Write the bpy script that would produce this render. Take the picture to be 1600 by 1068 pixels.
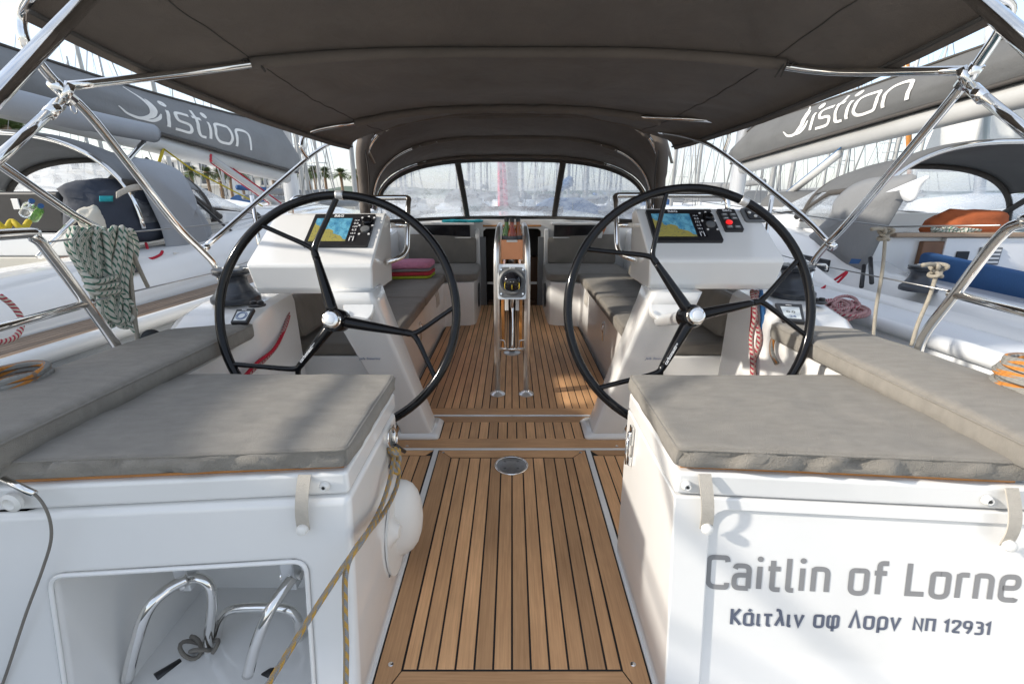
import bpy, bmesh, math, random
from mathutils import Vector, Matrix, noise
R = math.radians
random.seed(7)
for o in list(bpy.data.objects): bpy.data.objects.remove(o)
scene = bpy.context.scene
C = scene.collection

# ------------------------------------------------------------------ camera
F, CX, CY, PITCH, EYE = 735.0, 800.0, 534.0, R(17.52), 1.15
cp, sp = math.cos(PITCH), math.sin(PITCH)
cam = bpy.data.objects.new('camera', bpy.data.cameras.new('camera'))
C.objects.link(cam); scene.camera = cam
cam.location = (0, 0, EYE); cam.rotation_euler = (R(90) - PITCH, 0, 0)
cam.data.sensor_width = 36; cam.data.lens = F / 1600 * 36
cam.data.clip_start = .02; cam.data.clip_end = 6000

# ------------------------------------------------------------------ light
SUN = Vector((1, .22, -.52)).normalized()          # direction the light travels
elev = math.asin(-SUN.z)
w = bpy.data.worlds.new('World'); scene.world = w; w.use_nodes = True
nt = w.node_tree; bg = nt.nodes['Background']; bg.inputs[1].default_value = .145
sky = nt.nodes.new('ShaderNodeTexSky'); sky.sky_type = 'NISHITA'; sky.sun_disc = False
sky.sun_elevation = elev; sky.sun_rotation = math.atan2(-SUN.x, -SUN.y)
sky.air_density = 1.0; sky.dust_density = 1.6; sky.ozone_density = 1.0
tc = nt.nodes.new('ShaderNodeTexCoord'); mp = nt.nodes.new('ShaderNodeMapping')
mp.inputs['Scale'].default_value = (1.3, 1.3, 4.2)
nz = nt.nodes.new('ShaderNodeTexNoise'); nz.inputs['Scale'].default_value = 1.7
nz.inputs['Detail'].default_value = 7; nz.inputs['Roughness'].default_value = .55
rp = nt.nodes.new('ShaderNodeValToRGB')
rp.color_ramp.elements[0].position = .36; rp.color_ramp.elements[1].position = .68
rp.color_ramp.elements[0].color = (.34, .34, .34, 1); rp.color_ramp.elements[1].color = (.96, .96, .96, 1)
mx = nt.nodes.new('ShaderNodeMix'); mx.data_type = 'RGBA'
nt.links.new(tc.outputs['Generated'], mp.inputs[0]); nt.links.new(mp.outputs[0], nz.inputs['Vector'])
nt.links.new(nz.outputs['Fac'], rp.inputs[0]); nt.links.new(rp.outputs[0], mx.inputs[0])
nt.links.new(sky.outputs[0], mx.inputs[6]); mx.inputs[7].default_value = (2.7, 2.9, 3.2, 1)
nt.links.new(mx.outputs[2], bg.inputs[0])
sl = bpy.data.lights.new('sun', 'SUN'); sl.energy = 2.15; sl.angle = R(2.2); sl.color = (1, .93, .82)
so = bpy.data.objects.new('sun', sl); C.objects.link(so); so.location = (-20, -10, 20)
so.rotation_euler = SUN.to_track_quat('-Z', 'Y').to_euler()
scene.view_settings.view_transform = 'Standard'; scene.view_settings.look = 'None'
scene.view_settings.exposure = 1.27; scene.view_settings.gamma = 1
scene.render.engine = 'CYCLES'
scene.cycles.max_bounces = 10; scene.cycles.transparent_max_bounces = 16

# ------------------------------------------------------------------ helpers
def ray(x, y):
    u, v = (x - CX) / F, (CY - y) / F
    return Vector((u, cp + v * sp, -sp + v * cp))
def px(x, y, X=None, Y=None, Z=None, t=None):
    """world point seen at photograph position (x, y) on the plane X=, Y= or Z="""
    d = ray(x, y)
    if X is not None: t = X / d.x
    elif Y is not None: t = Y / d.y
    elif Z is not None: t = (Z - EYE) / d.z
    return Vector((0, 0, EYE)) + d * t
def pxp(x, y, P, n):
    d = ray(x, y); o = Vector((0, 0, EYE))
    return o + d * ((Vector(P) - o).dot(n) / d.dot(n))
V = Vector

M = {}
def new_mat(name):
    m = bpy.data.materials.new(name); m.use_nodes = True
    return m, m.node_tree, m.node_tree.nodes['Principled BSDF']
def mat(name, col, rough=.5, metal=0, coat=0, var=.08, scale=6, bump=0, bscale=200, spec=None, trans=0, sheen=0, folds=0, fscale=14,
        rvar=0, stretch=(1, 1, 1), em=0):
    m, t, b = new_mat(name)
    N, L = t.nodes, t.links
    co = N.new('ShaderNodeTexCoord')
    b.inputs['Roughness'].default_value = rough; b.inputs['Metallic'].default_value = metal
    b.inputs['Coat Weight'].default_value = coat; b.inputs['Coat Roughness'].default_value = .06
    if spec is not None: b.inputs['Specular IOR Level'].default_value = spec
    if trans: b.inputs['Transmission Weight'].default_value = trans
    if sheen: b.inputs['Sheen Weight'].default_value = sheen
    if em:
        b.inputs['Emission Color'].default_value = (*col, 1); b.inputs['Emission Strength'].default_value = em
    mpn = N.new('ShaderNodeMapping'); mpn.inputs['Scale'].default_value = stretch
    L.new(co.outputs['Object'], mpn.inputs[0])
    if var:
        nn = N.new('ShaderNodeTexNoise'); nn.inputs['Scale'].default_value = scale; nn.inputs['Detail'].default_value = 6
        nn.inputs['Roughness'].default_value = .6
        L.new(mpn.outputs[0], nn.inputs['Vector'])
        mr = N.new('ShaderNodeMapRange'); mr.inputs[1].default_value = .25; mr.inputs[2].default_value = .75
        mr.inputs[3].default_value = 1 - var; mr.inputs[4].default_value = 1 + var
        L.new(nn.outputs['Fac'], mr.inputs[0])
        oi = N.new('ShaderNodeObjectInfo'); m2 = N.new('ShaderNodeMath'); m2.operation = 'MULTIPLY_ADD'
        L.new(oi.outputs['Random'], m2.inputs[0]); m2.inputs[1].default_value = var * .8; m2.inputs[2].default_value = 1 - var * .4
        m3 = N.new('ShaderNodeMath'); m3.operation = 'MULTIPLY'
        L.new(mr.outputs[0], m3.inputs[0]); L.new(m2.outputs[0], m3.inputs[1])
        vm = N.new('ShaderNodeVectorMath'); vm.operation = 'SCALE'; vm.inputs[0].default_value = col
        L.new(m3.outputs[0], vm.inputs['Scale']); L.new(vm.outputs[0], b.inputs['Base Color'])
        if rvar:
            mq = N.new('ShaderNodeMapRange'); mq.inputs[3].default_value = rough - rvar; mq.inputs[4].default_value = rough + rvar
            L.new(nn.outputs['Fac'], mq.inputs[0]); L.new(mq.outputs[0], b.inputs['Roughness'])
    else:
        b.inputs['Base Color'].default_value = (*col, 1)
    if bump:
        nb = N.new('ShaderNodeTexNoise'); nb.inputs['Scale'].default_value = bscale; nb.inputs['Detail'].default_value = 3
        L.new(mpn.outputs[0], nb.inputs['Vector'])
        bp = N.new('ShaderNodeBump'); bp.inputs['Strength'].default_value = bump; bp.inputs['Distance'].default_value = .004
        L.new(nb.outputs['Fac'], bp.inputs['Height']); L.new(bp.outputs[0], b.inputs['Normal'])
        if folds:
            nf = N.new('ShaderNodeTexNoise'); nf.inputs['Scale'].default_value = fscale; nf.inputs['Detail'].default_value = 4; nf.inputs['Distortion'].default_value = .8
            L.new(co.outputs['Object'], nf.inputs['Vector'])
            b2 = N.new('ShaderNodeBump'); b2.inputs['Strength'].default_value = folds; b2.inputs['Distance'].default_value = .03
            L.new(nf.outputs['Fac'], b2.inputs['Height']); L.new(b2.outputs[0], bp.inputs['Normal'])
    M[name] = m
    return m

def rope_mat(name, base, fleck, amount=.5, along=26, ang=2):
    """braided rope: coloured flecks laid out on the tube's own length/around coordinates"""
    m, t, b = new_mat(name); N, L = t.nodes, t.links
    uv = N.new('ShaderNodeUVMap'); sx = N.new('ShaderNodeSeparateXYZ'); L.new(uv.outputs[0], sx.inputs[0])
    def mth(op, a, c=None):
        n = N.new('ShaderNodeMath'); n.operation = op
        for i, q in enumerate((a, c)):
            if q is None: continue
            if isinstance(q, (int, float)): n.inputs[i].default_value = q
            else: L.new(q, n.inputs[i])
        return n.outputs[0]
    U, W = sx.outputs[0], sx.outputs[1]
    a = mth('SINE', mth('ADD', mth('MULTIPLY', U, along * 6.283), mth('MULTIPLY', W, 6.283 * ang)))
    c = mth('SINE', mth('SUBTRACT', mth('MULTIPLY', U, along * 6.283 * 4), mth('MULTIPLY', W, 6.283 * 3)))
    c2 = mth('SINE', mth('ADD', mth('MULTIPLY', U, along * 6.283 * 4), mth('MULTIPLY', W, 6.283 * 3)))
    f = mth('GREATER_THAN', a, 1 - 2 * amount)
    mixn = N.new('ShaderNodeMix'); mixn.data_type = 'RGBA'
    mixn.inputs[6].default_value = (*base, 1); mixn.inputs[7].default_value = (*fleck, 1); L.new(f, mixn.inputs[0])
    L.new(mixn.outputs[2], b.inputs['Base Color']); b.inputs['Roughness'].default_value = .85
    bp = N.new('ShaderNodeBump'); bp.inputs['Strength'].default_value = .6; bp.inputs['Distance'].default_value = .002
    L.new(mth('MULTIPLY', c, c2), bp.inputs['Height']); L.new(bp.outputs[0], b.inputs['Normal'])
    M[name] = m

# materials ----------------------------------------------------------------
mat('gelcoat', (.775, .77, .755), .16, coat=.55, var=.04, scale=2.2, rvar=.08)
mat('gelcoat_old', (.74, .75, .75), .35, coat=.1, var=.05, scale=2)
mat('hull_grey', (.40, .42, .44), .3, coat=.3, var=.04)
mat('hull_white', (.72, .73, .74), .35, var=.06, scale=.6)
mat('chrome', (.80, .79, .77), .09, metal=1, var=.05, scale=30, rvar=.05)
mat('steel', (.80, .79, .77), .30, metal=.75, var=.06, scale=30, rvar=.06)
mat('plate_steel', (.34, .34, .34), .38, metal=.8, var=.15, scale=40)
mat('alloy', (.72, .73, .74), .35, metal=.55, var=.06, scale=3)
mat('mast_paint', (.46, .46, .45), .4, metal=.1, var=.1, scale=2)
mat('black_gloss', (.006, .006, .007), .10, var=.1, spec=.28)
mat('black_plastic', (.018, .018, .020), .4, var=.15, scale=40)
mat('grey_plastic', (.14, .145, .15), .45, var=.08)
mat('winch_black', (.045, .05, .06), .33, metal=.3, var=.12, scale=25)
mat('smoked', (.012, .012, .016), .08, var=0)
mat('white_plastic', (.74, .73, .70), .4, var=.04)
mat('webbing', (.50, .46, .40), .9, var=.1, scale=60, bump=.5, bscale=500)
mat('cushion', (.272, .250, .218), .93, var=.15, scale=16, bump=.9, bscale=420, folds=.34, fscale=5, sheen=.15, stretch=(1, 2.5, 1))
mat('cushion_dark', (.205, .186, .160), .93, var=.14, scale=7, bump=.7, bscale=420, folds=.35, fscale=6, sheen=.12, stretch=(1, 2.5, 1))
mat('canopy', (.128, .107, .091), .88, var=.16, scale=4, bump=.4, bscale=300, folds=.55, fscale=4, sheen=.05)
mat('canopy_edge', (.06, .054, .049), .8, var=.1, bump=.3)
mat('sail_grey', (.20, .205, .21), .85, var=.1, scale=3, bump=.4, bscale=90, folds=.3, fscale=4)
mat('sail_dark', (.105, .107, .108), .85, var=.1, scale=3, bump=.4, bscale=90, folds=.3, fscale=4)
mat('boot_grey', (.30, .32, .35), .7, var=.08, scale=3, bump=.3, bscale=60)
mat('logo_white', (.74, .73, .70), .7, var=.05, scale=20)
mat('letter_grey', (.235, .235, .24), .4, var=.03)
mat('letter_navy', (.10, .115, .16), .4, var=.03)
mat('ink_blue', (.12, .17, .33), .5, var=0)
mat('ink_white', (.75, .75, .75), .5, var=0)
mat('ink_black', (.03, .03, .03), .5, var=0)
mat('navy_cloth', (.028, .036, .055), .8, var=.2, scale=4, bump=.6, bscale=30)
mat('blue_cushion', (.025, .085, .22), .8, var=.12, bump=.3)
mat('beige', (.55, .52, .45), .6, var=.05)
mat('brown_wood', (.16, .075, .035), .45, var=.3, scale=8, stretch=(1, 1, .2))
mat('orange_cloth', (.40, .10, .03), .85, var=.15, scale=9, bump=.5, bscale=80)
mat('caulk', (.012, .011, .010), .75, var=.2, scale=60)
mat('copper', (.48, .22, .12), .22, metal=.9, var=.12, scale=14, rvar=.08)
mat('red_cloth', (.45, .03, .05), .8, var=.1)
mat('pink_towel', (.62, .24, .36), .95, var=.12, scale=30, bump=1, bscale=300)
mat('grey_towel', (.30, .27, .27), .95, var=.12, scale=30, bump=1, bscale=300)
mat('red_towel', (.52, .045, .06), .95, var=.12, scale=30, bump=1, bscale=300)
mat('lime_towel', (.42, .52, .04), .95, var=.12, scale=30, bump=1, bscale=300)
mat('turquoise', (.02, .34, .40), .9, var=.12, scale=30, bump=1, bscale=200)
mat('orange_plastic', (.62, .17, .02), .5, var=.1)
mat('yellow_sticker', (.75, .55, .03), .5, var=.03)
mat('silver_tape', (.55, .55, .55), .3, metal=.5, var=.1, scale=60)
mat('bottle_green', (.18, .42, .08), .06, trans=.65, var=0)
mat('bottle_red', (.50, .07, .02), .06, trans=.45, var=0)
mat('bottle_amber', (.55, .16, .03), .06, trans=.45, var=0)
mat('clear_glass', (.85, .88, .86), .05, trans=.9, var=0)
mat('label_paper', (.10, .10, .11), .6, var=.1)
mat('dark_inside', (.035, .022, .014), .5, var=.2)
mat('wire', (.30, .30, .30), .3, metal=.9, var=0)
mat('rope_tan_plain', (.32, .29, .24), .9, var=.15, scale=60, bump=.8, bscale=300)
mat('rope_yellow', (.50, .38, .02), .85, var=.15, scale=60)
mat('rope_red', (.42, .01, .03), .85, var=.15, scale=60)
mat('rope_blue', (.03, .12, .28), .85, var=.15, scale=60)
mat('rope_orange', (.60, .20, .02), .85, var=.1, scale=60)
rope_mat('rope_green', (.60, .585, .52), (.06, .17, .12), .24, 42, 2)
rope_mat('rope_grey_orange', (.24, .235, .22), (.50, .20, .04), .24, 9, 2)
rope_mat('rope_grey_gold', (.27, .27, .27), (.50, .30, .07), .45, 30, 2)
rope_mat('rope_red_white', (.55, .50, .43), (.40, .02, .05), .42, 55, 2)
rope_mat('rope_red_pink', (.50, .40, .36), (.34, .02, .06), .42, 55, 2)

def teak(name, col, dark):
    m, t, b = new_mat(name); N, L = t.nodes, t.links
    co = N.new('ShaderNodeTexCoord'); oi = N.new('ShaderNodeObjectInfo')
    ad = N.new('ShaderNodeVectorMath'); ad.operation = 'ADD'
    sc = N.new('ShaderNodeVectorMath'); sc.operation = 'SCALE'; sc.inputs[0].default_value = (7, 13, 5)
    L.new(oi.outputs['Random'], sc.inputs['Scale']); L.new(co.outputs['Object'], ad.inputs[0]); L.new(sc.outputs[0], ad.inputs[1])
    mp = N.new('ShaderNodeMapping'); mp.inputs['Scale'].default_value = (60, 2.2, 60); L.new(ad.outputs[0], mp.inputs[0])
    n1 = N.new('ShaderNodeTexNoise'); n1.inputs['Scale'].default_value = 3; n1.inputs['Detail'].default_value = 8
    n1.inputs['Roughness'].default_value = .65; L.new(mp.outputs[0], n1.inputs['Vector'])
    n2 = N.new('ShaderNodeTexNoise'); n2.inputs['Scale'].default_value = 2.5; n2.inputs['Detail'].default_value = 4; L.new(ad.outputs[0], n2.inputs['Vector'])
    r = N.new('ShaderNodeValToRGB'); r.color_ramp.elements[0].position = .3; r.color_ramp.elements[1].position = .72
    r.color_ramp.elements[0].color = (*dark, 1); r.color_ramp.elements[1].color = (*col, 1); L.new(n1.outputs['Fac'], r.inputs[0])
    h = N.new('ShaderNodeHueSaturation'); L.new(r.outputs[0], h.inputs['Color'])
    mr = N.new('ShaderNodeMapRange'); mr.inputs[3].default_value = .74; mr.inputs[4].default_value = 1.22; L.new(oi.outputs['Random'], mr.inputs[0])
    mr2 = N.new('ShaderNodeMapRange'); mr2.inputs[1].default_value = .3; mr2.inputs[2].default_value = .7
    mr2.inputs[3].default_value = .78; mr2.inputs[4].default_value = 1.14; L.new(n2.outputs['Fac'], mr2.inputs[0])
    mm = N.new('ShaderNodeMath'); mm.operation = 'MULTIPLY'; L.new(mr.outputs[0], mm.inputs[0]); L.new(mr2.outputs[0], mm.inputs[1])
    L.new(mm.outputs[0], h.inputs['Value']); L.new(h.outputs[0], b.inputs['Base Color'])
    b.inputs['Roughness'].default_value = .55
    bp = N.new('ShaderNodeBump'); bp.inputs['Strength'].default_value = .25; bp.inputs['Distance'].default_value = .001
    L.new(n1.outputs['Fac'], bp.inputs['Height']); L.new(bp.outputs[0], b.inputs['Normal'])
    M[name] = m
teak('teak', (.74, .43, .215), (.53, .285, .135))
teak('teak_old', (.36, .26, .18), (.22, .15, .10))
mat('varnish', (.50, .21, .05), .2, coat=.6, var=.22, scale=7, stretch=(1, .15, 1))

def vinyl():
    m, t, b = new_mat('vinyl'); N, L = t.nodes, t.links
    out = N['Material Output']
    tr = N.new('ShaderNodeBsdfTransparent'); tr.inputs[0].default_value = (.93, .94, .95, 1)
    df = N.new('ShaderNodeBsdfTranslucent'); df.inputs[0].default_value = (.93, .95, .97, 1)
    d2 = N.new('ShaderNodeBsdfDiffuse'); d2.inputs[0].default_value = (.8, .82, .84, 1)
    gl = N.new('ShaderNodeBsdfGlossy'); gl.inputs['Roughness'].default_value = .06
    co = N.new('ShaderNodeTexCoord'); mp = N.new('ShaderNodeMapping'); mp.inputs['Scale'].default_value = (5, 3, 9)
    L.new(co.outputs['Object'], mp.inputs[0])
    n = N.new('ShaderNodeTexNoise'); n.inputs['Scale'].default_value = 2.2; n.inputs['Detail'].default_value = 5; n.inputs['Distortion'].default_value = .7
    L.new(mp.outputs[0], n.inputs['Vector'])
    bp = N.new('ShaderNodeBump'); bp.inputs['Strength'].default_value = .4; bp.inputs['Distance'].default_value = .012
    L.new(n.outputs['Fac'], bp.inputs['Height']); L.new(bp.outputs[0], gl.inputs['Normal'])
    a0 = N.new('ShaderNodeAddShader'); 
    ma = N.new('ShaderNodeMixShader'); ma.inputs[0].default_value = .12
    L.new(df.outputs[0], ma.inputs[1]); L.new(d2.outputs[0], ma.inputs[2])
    m1 = N.new('ShaderNodeMixShader')
    mr = N.new('ShaderNodeMapRange'); mr.inputs[1].default_value = .35; mr.inputs[2].default_value = .7
    mr.inputs[3].default_value = .20; mr.inputs[4].default_value = .38
    L.new(n.outputs['Fac'], mr.inputs[0]); L.new(mr.outputs[0], m1.inputs[0])
    L.new(tr.outputs[0], m1.inputs[1]); L.new(ma.outputs[0], m1.inputs[2])
    m2 = N.new('ShaderNodeMixShader'); m2.inputs[0].default_value = .07
    L.new(m1.outputs[0], m2.inputs[1]); L.new(gl.outputs[0], m2.inputs[2])
    L.new(m2.outputs[0], out.inputs[0]); M['vinyl'] = m
vinyl()

def chart_mat(name, flip):
    m, t, b = new_mat(name); N, L = t.nodes, t.links
    uv = N.new('ShaderNodeUVMap'); sx = N.new('ShaderNodeSeparateXYZ'); L.new(uv.outputs[0], sx.inputs[0])
    n = N.new('ShaderNodeTexNoise'); n.inputs['Scale'].default_value = 3.2; n.inputs['Detail'].default_value = 7; L.new(uv.outputs[0], n.inputs['Vector'])
    def mth(op, a, c):
        q = N.new('ShaderNodeMath'); q.operation = op
        for i, k in enumerate((a, c)):
            if isinstance(k, (int, float)): q.inputs[i].default_value = k
            else: L.new(k, q.inputs[i])
        return q.outputs[0]
    coast = mth('ADD', mth('MULTIPLY', sx.outputs[0], -.55), mth('MULTIPLY', n.outputs['Fac'], .55))
    f = mth('GREATER_THAN', mth('SUBTRACT', mth('ADD', coast, .50), sx.outputs[1]), 0)
    sea = N.new('ShaderNodeValToRGB'); L.new(n.outputs['Fac'], sea.inputs[0])
    sea.color_ramp.elements[0].color = (.055, .20, .33, 1); sea.color_ramp.elements[1].color = (.13, .36, .48, 1)
    sea.color_ramp.elements[0].position = .4; sea.color_ramp.elements[1].position = .6
    mx = N.new('ShaderNodeMix'); mx.data_type = 'RGBA'; L.new(f, mx.inputs[0]); L.new(sea.outputs[0], mx.inputs[6])
    mx.inputs[7].default_value = (.27, .24, .07, 1)
    line = mth('LESS_THAN', mth('ABSOLUTE', mth('SUBTRACT', mth('FRACT', mth('MULTIPLY', n.outputs['Fac'], 9), 0), .5), 0), .06)
    dk = N.new('ShaderNodeMix'); dk.data_type = 'RGBA'; L.new(mth('MULTIPLY', line, .55), dk.inputs[0]); L.new(mx.outputs[2], dk.inputs[6]); dk.inputs[7].default_value = (.03, .07, .09, 1)
    mx = dk
    L.new(mx.outputs[2], b.inputs['Base Color']); L.new(mx.outputs[2], b.inputs['Emission Color'])
    b.inputs['Emission Strength'].default_value = .12; b.inputs['Roughness'].default_value = .12
    M[name] = m
chart_mat('chart', 0)
mat('lcd', (.42, .46, .48), .15, var=.04, em=.15)

# mesh makers ----------------------------------------------------------------
def tag(o, label, cat, group=None, kind=None):
    if label: o['label'] = label
    if cat: o['category'] = cat
    if group: o['group'] = group
    if kind: o['kind'] = kind
    return o
def mk(name, verts, faces, m=None, parent=None, smooth=False, uvs=None, rec=True):
    me = bpy.data.meshes.new(name)
    off = V((0, 0, 0))
    verts = [V(v) for v in verts]
    if rec and verts:
        xs = [v.x for v in verts]; ys = [v.y for v in verts]; zs = [v.z for v in verts]
        off = V(((min(xs) + max(xs)) / 2, (min(ys) + max(ys)) / 2, min(zs)))
        verts = [v - off for v in verts]
    me.from_pydata([tuple(v) for v in verts], [], faces); me.update()
    if uvs:
        ul = me.uv_layers.new(name='UVMap')
        for l in me.loops: ul.data[l.index].uv = uvs[l.vertex_index]
    if smooth: me.polygons.foreach_set('use_smooth', [True] * len(me.polygons))
    o = bpy.data.objects.new(name, me); C.objects.link(o); o.location = off
    if m: me.materials.append(M[m] if isinstance(m, str) else m)
    if parent: par(o, parent)
    return o
def par(o, p):
    o.parent = p; q = p; T = V((0, 0, 0))
    while q is not None:
        T += q.location; q = q.parent
    o.location = o.location - T
def thing(name, label, cat, loc=(0, 0, 0), group=None):
    e = bpy.data.objects.new(name, None); C.objects.link(e); e.location = loc; e.empty_display_size = .05
    return tag(e, label, cat, group)
def bevel(o, wd, seg=3, ang=30):
    b = o.modifiers.new('bevel', 'BEVEL'); b.width = wd; b.segments = seg; b.limit_method = 'ANGLE'; b.angle_limit = R(ang)
    b.harden_normals = True
    o.data.polygons.foreach_set('use_smooth', [True] * len(o.data.polygons))
    return o
def ext(name, poly, vec, m, parent=None, bev=0, seg=3):
    """a flat outline (3D points) pushed along vec"""
    n = len(poly); P = [V(p) for p in poly]; vec = V(vec)
    nr = V((0, 0, 0))
    for i in range(n): nr += P[i].cross(P[(i + 1) % n])
    if nr.dot(vec) > 0: P.reverse()
    vs = P + [p + vec for p in P]
    fs = [tuple(range(n)), tuple(range(2 * n - 1, n - 1, -1))] + [((i + 1) % n, i, n + i, n + (i + 1) % n) for i in range(n)]
    o = mk(name, vs, fs, m, parent)
    if bev: bevel(o, bev, seg)
    return o
def box(name, a, b, m, parent=None, bev=0, seg=3):
    (x0, y0, z0), (x1, y1, z1) = a, b
    return ext(name, [(x0, y0, z0), (x1, y0, z0), (x1, y1, z0), (x0, y1, z0)], (0, 0, z1 - z0), m, parent, bev, seg)
def rrect(x0, y0, x1, y1, r, n=5):
    pts = []
    for cx, cy, a0 in ((x1 - r, y0 + r, -90), (x1 - r, y1 - r, 0), (x0 + r, y1 - r, 90), (x0 + r, y0 + r, 180)):
        for k in range(n + 1):
            a = R(a0 + 90 * k / n); pts.append((cx + r * math.cos(a), cy + r * math.sin(a)))
    return pts
def crom(pts, per=6, closed=False):
    P = [V(p) for p in pts]; n = len(P); out = []
    rng = range(n if closed else n - 1)
    for i in rng:
        if closed: p0, p1, p2, p3 = P[(i - 1) % n], P[i], P[(i + 1) % n], P[(i + 2) % n]
        else:
            p1, p2 = P[i], P[i + 1]
            p0 = P[i - 1] if i else p1 * 2 - p2
            p3 = P[i + 2] if i + 2 < n else p2 * 2 - p1
        for k in range(per):
            t = k / per
            out.append(.5 * ((2 * p1) + (p2 - p0) * t + (2 * p0 - 5 * p1 + 4 * p2 - p3) * t * t + (3 * p1 - p0 - 3 * p2 + p3) * t ** 3))
    if not closed: out.append(P[-1])
    return out
def fillet(pts, r, n=6):
    """straight runs with rounded bends, like bent tube"""
    P = [V(p) for p in pts]; out = [P[0]]
    for i in range(1, len(P) - 1):
        a, b, c = P[i - 1], P[i], P[i + 1]
        d1, d2 = (a - b), (c - b); q = min(r, d1.length * .45, d2.length * .45)
        s, e = b + d1.normalized() * q, b + d2.normalized() * q
        for k in range(n + 1):
            t = k / n; out.append((1 - t) ** 2 * s + 2 * t * (1 - t) * b + t * t * e)
    out.append(P[-1]); return out
def tube_data(pts, r, n=10, closed=False, flat=1.0):
    P = [V(p) for p in pts]; m = len(P)
    rad = r if isinstance(r, (list, tuple)) else [r] * m
    T = []
    for i in range(m):
        if closed: d = P[(i + 1) % m] - P[i - 1]
        else: d = P[min(i + 1, m - 1)] - P[max(i - 1, 0)]
        T.append(d.normalized() if d.length > 1e-9 else V((0, 0, 1)))
    up = V((0, 0, 1)) if abs(T[0].z) < .9 else V((1, 0, 0))
    nv = (up - T[0] * up.dot(T[0])).normalized()
    vs, fs, uv = [], [], []; L = 0
    for i in range(m):
        nv = (nv - T[i] * nv.dot(T[i])); nv = nv.normalized() if nv.length > 1e-6 else T[i].orthogonal().normalized()
        bv = T[i].cross(nv)
        if i: L += (P[i] - P[i - 1]).length
        for k in range(n):
            a = 2 * math.pi * k / n
            vs.append(P[i] + (nv * math.cos(a) * flat + bv * math.sin(a)) * rad[i]); uv.append((L, k / n))
    for i in range(m if closed else m - 1):
        j = (i + 1) % m
        for k in range(n):
            l = (k + 1) % n; fs.append((i * n + k, i * n + l, j * n + l, j * n + k))
    if not closed: fs += [tuple(range(n - 1, -1, -1)), tuple(range((m - 1) * n, m * n))]
    return vs, fs, uv
def tube(name, pts, r, m, parent=None, n=10, closed=False, flat=1.0, rec=True):
    vs, fs, uv = tube_data(pts, r, n, closed, flat)
    return mk(name, vs, fs, m, parent, True, uv, rec)
def multi(name, parts, m, parent=None, smooth=False):
    vs, fs, uv = [], [], []
    for p in parts:
        b = len(vs); vs += list(p[0]); fs += [tuple(i + b for i in f) for f in p[1]]
        uv += list(p[2]) if len(p) > 2 else [(0, 0)] * len(p[0])
    return mk(name, vs, fs, m, parent, smooth, uv)
def lathe(name, prof, o, axis, m, parent=None, seg=28):
    ax = V(axis).normalized(); a = ax.orthogonal().normalized(); b = ax.cross(a); o = V(o)
    vs, fs = [], []
    for r, h in prof:
        for k in range(seg):
            t = 2 * math.pi * k / seg; vs.append(o + ax * h + (a * math.cos(t) + b * math.sin(t)) * r)
    for i in range(len(prof) - 1):
        for k in range(seg):
            l = (k + 1) % seg; fs.append((i * seg + k, i * seg + l, (i + 1) * seg + l, (i + 1) * seg + k))
    fs += [tuple(range(seg - 1, -1, -1)), tuple(range((len(prof) - 1) * seg, len(prof) * seg))]
    ob = mk(name, vs, fs, m, parent, True)
    es = ob.modifiers.new('edge', 'EDGE_SPLIT'); es.split_angle = R(38)
    return ob
def loft(name, secs, m, parent=None, smooth=True, cap=True, closed=True, bev=0):
    n = len(secs[0]); vs = [p for s in secs for p in s]; fs = []
    for i in range(len(secs) - 1):
        for k in range(n if closed else n - 1):
            l = (k + 1) % n; fs.append((i * n + k, i * n + l, (i + 1) * n + l, (i + 1) * n + k))
    if cap: fs += [tuple(range(n - 1, -1, -1)), tuple(range((len(secs) - 1) * n, len(secs) * n))]
    o = mk(name, vs, fs, m, parent, smooth)
    if bev: bevel(o, bev)
    return o
def fixn(o):
    bm = bmesh.new(); bm.from_mesh(o.data); bmesh.ops.recalc_face_normals(bm, faces=bm.faces); bm.to_mesh(o.data); bm.free(); return o
def surf(name, f, nu, nv, th, m, parent=None, smooth=True):
    """a sheet f(u,v) with real thickness"""
    P = [[V(f(i / nu, j / nv)) for j in range(nv + 1)] for i in range(nu + 1)]
    vs, fs = [], []
    for s in (0, 1):
        for i in range(nu + 1):
            for j in range(nv + 1):
                a = P[min(i + 1, nu)][j] - P[max(i - 1, 0)][j]; b = P[i][min(j + 1, nv)] - P[i][max(j - 1, 0)]
                nn = a.cross(b); nn = nn.normalized() if nn.length > 1e-12 else V((0, 0, 1))
                vs.append(P[i][j] + nn * (th * (s - .5)))
    K = (nu + 1) * (nv + 1); ix = lambda i, j: i * (nv + 1) + j
    for i in range(nu):
        for j in range(nv):
            q = (ix(i, j), ix(i + 1, j), ix(i + 1, j + 1), ix(i, j + 1))
            fs.append(tuple(reversed(q))); fs.append(tuple(k + K for k in q))
    for i in range(nu):
        fs.append((ix(i, 0), ix(i + 1, 0), ix(i + 1, 0) + K, ix(i, 0) + K))
        fs.append((ix(i + 1, nv), ix(i, nv), ix(i, nv) + K, ix(i + 1, nv) + K))
    for j in range(nv):
        fs.append((ix(0, j + 1), ix(0, j), ix(0, j) + K, ix(0, j + 1) + K))
        fs.append((ix(nu, j), ix(nu, j + 1), ix(nu, j + 1) + K, ix(nu, j) + K))
    return mk(name, vs, fs, m, parent, smooth)
def sheet(name, poly, m, parent=None, uvs=None, th=.0012, up=None):
    """thin flat print or label"""
    P = [V(p) for p in poly]; n = (P[1] - P[0]).cross(P[2] - P[0]).normalized()
    if up is not None and n.dot(V(up)) < 0: n = -n
    k = len(P); vs = [p + n * th for p in P] + P
    fs = [tuple(range(k))] + [(i, (i + 1) % k, k + (i + 1) % k, k + i) for i in range(k)]
    o = mk(name, vs, fs, m, parent, False, (uvs + uvs) if uvs else None)
    return o
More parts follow.
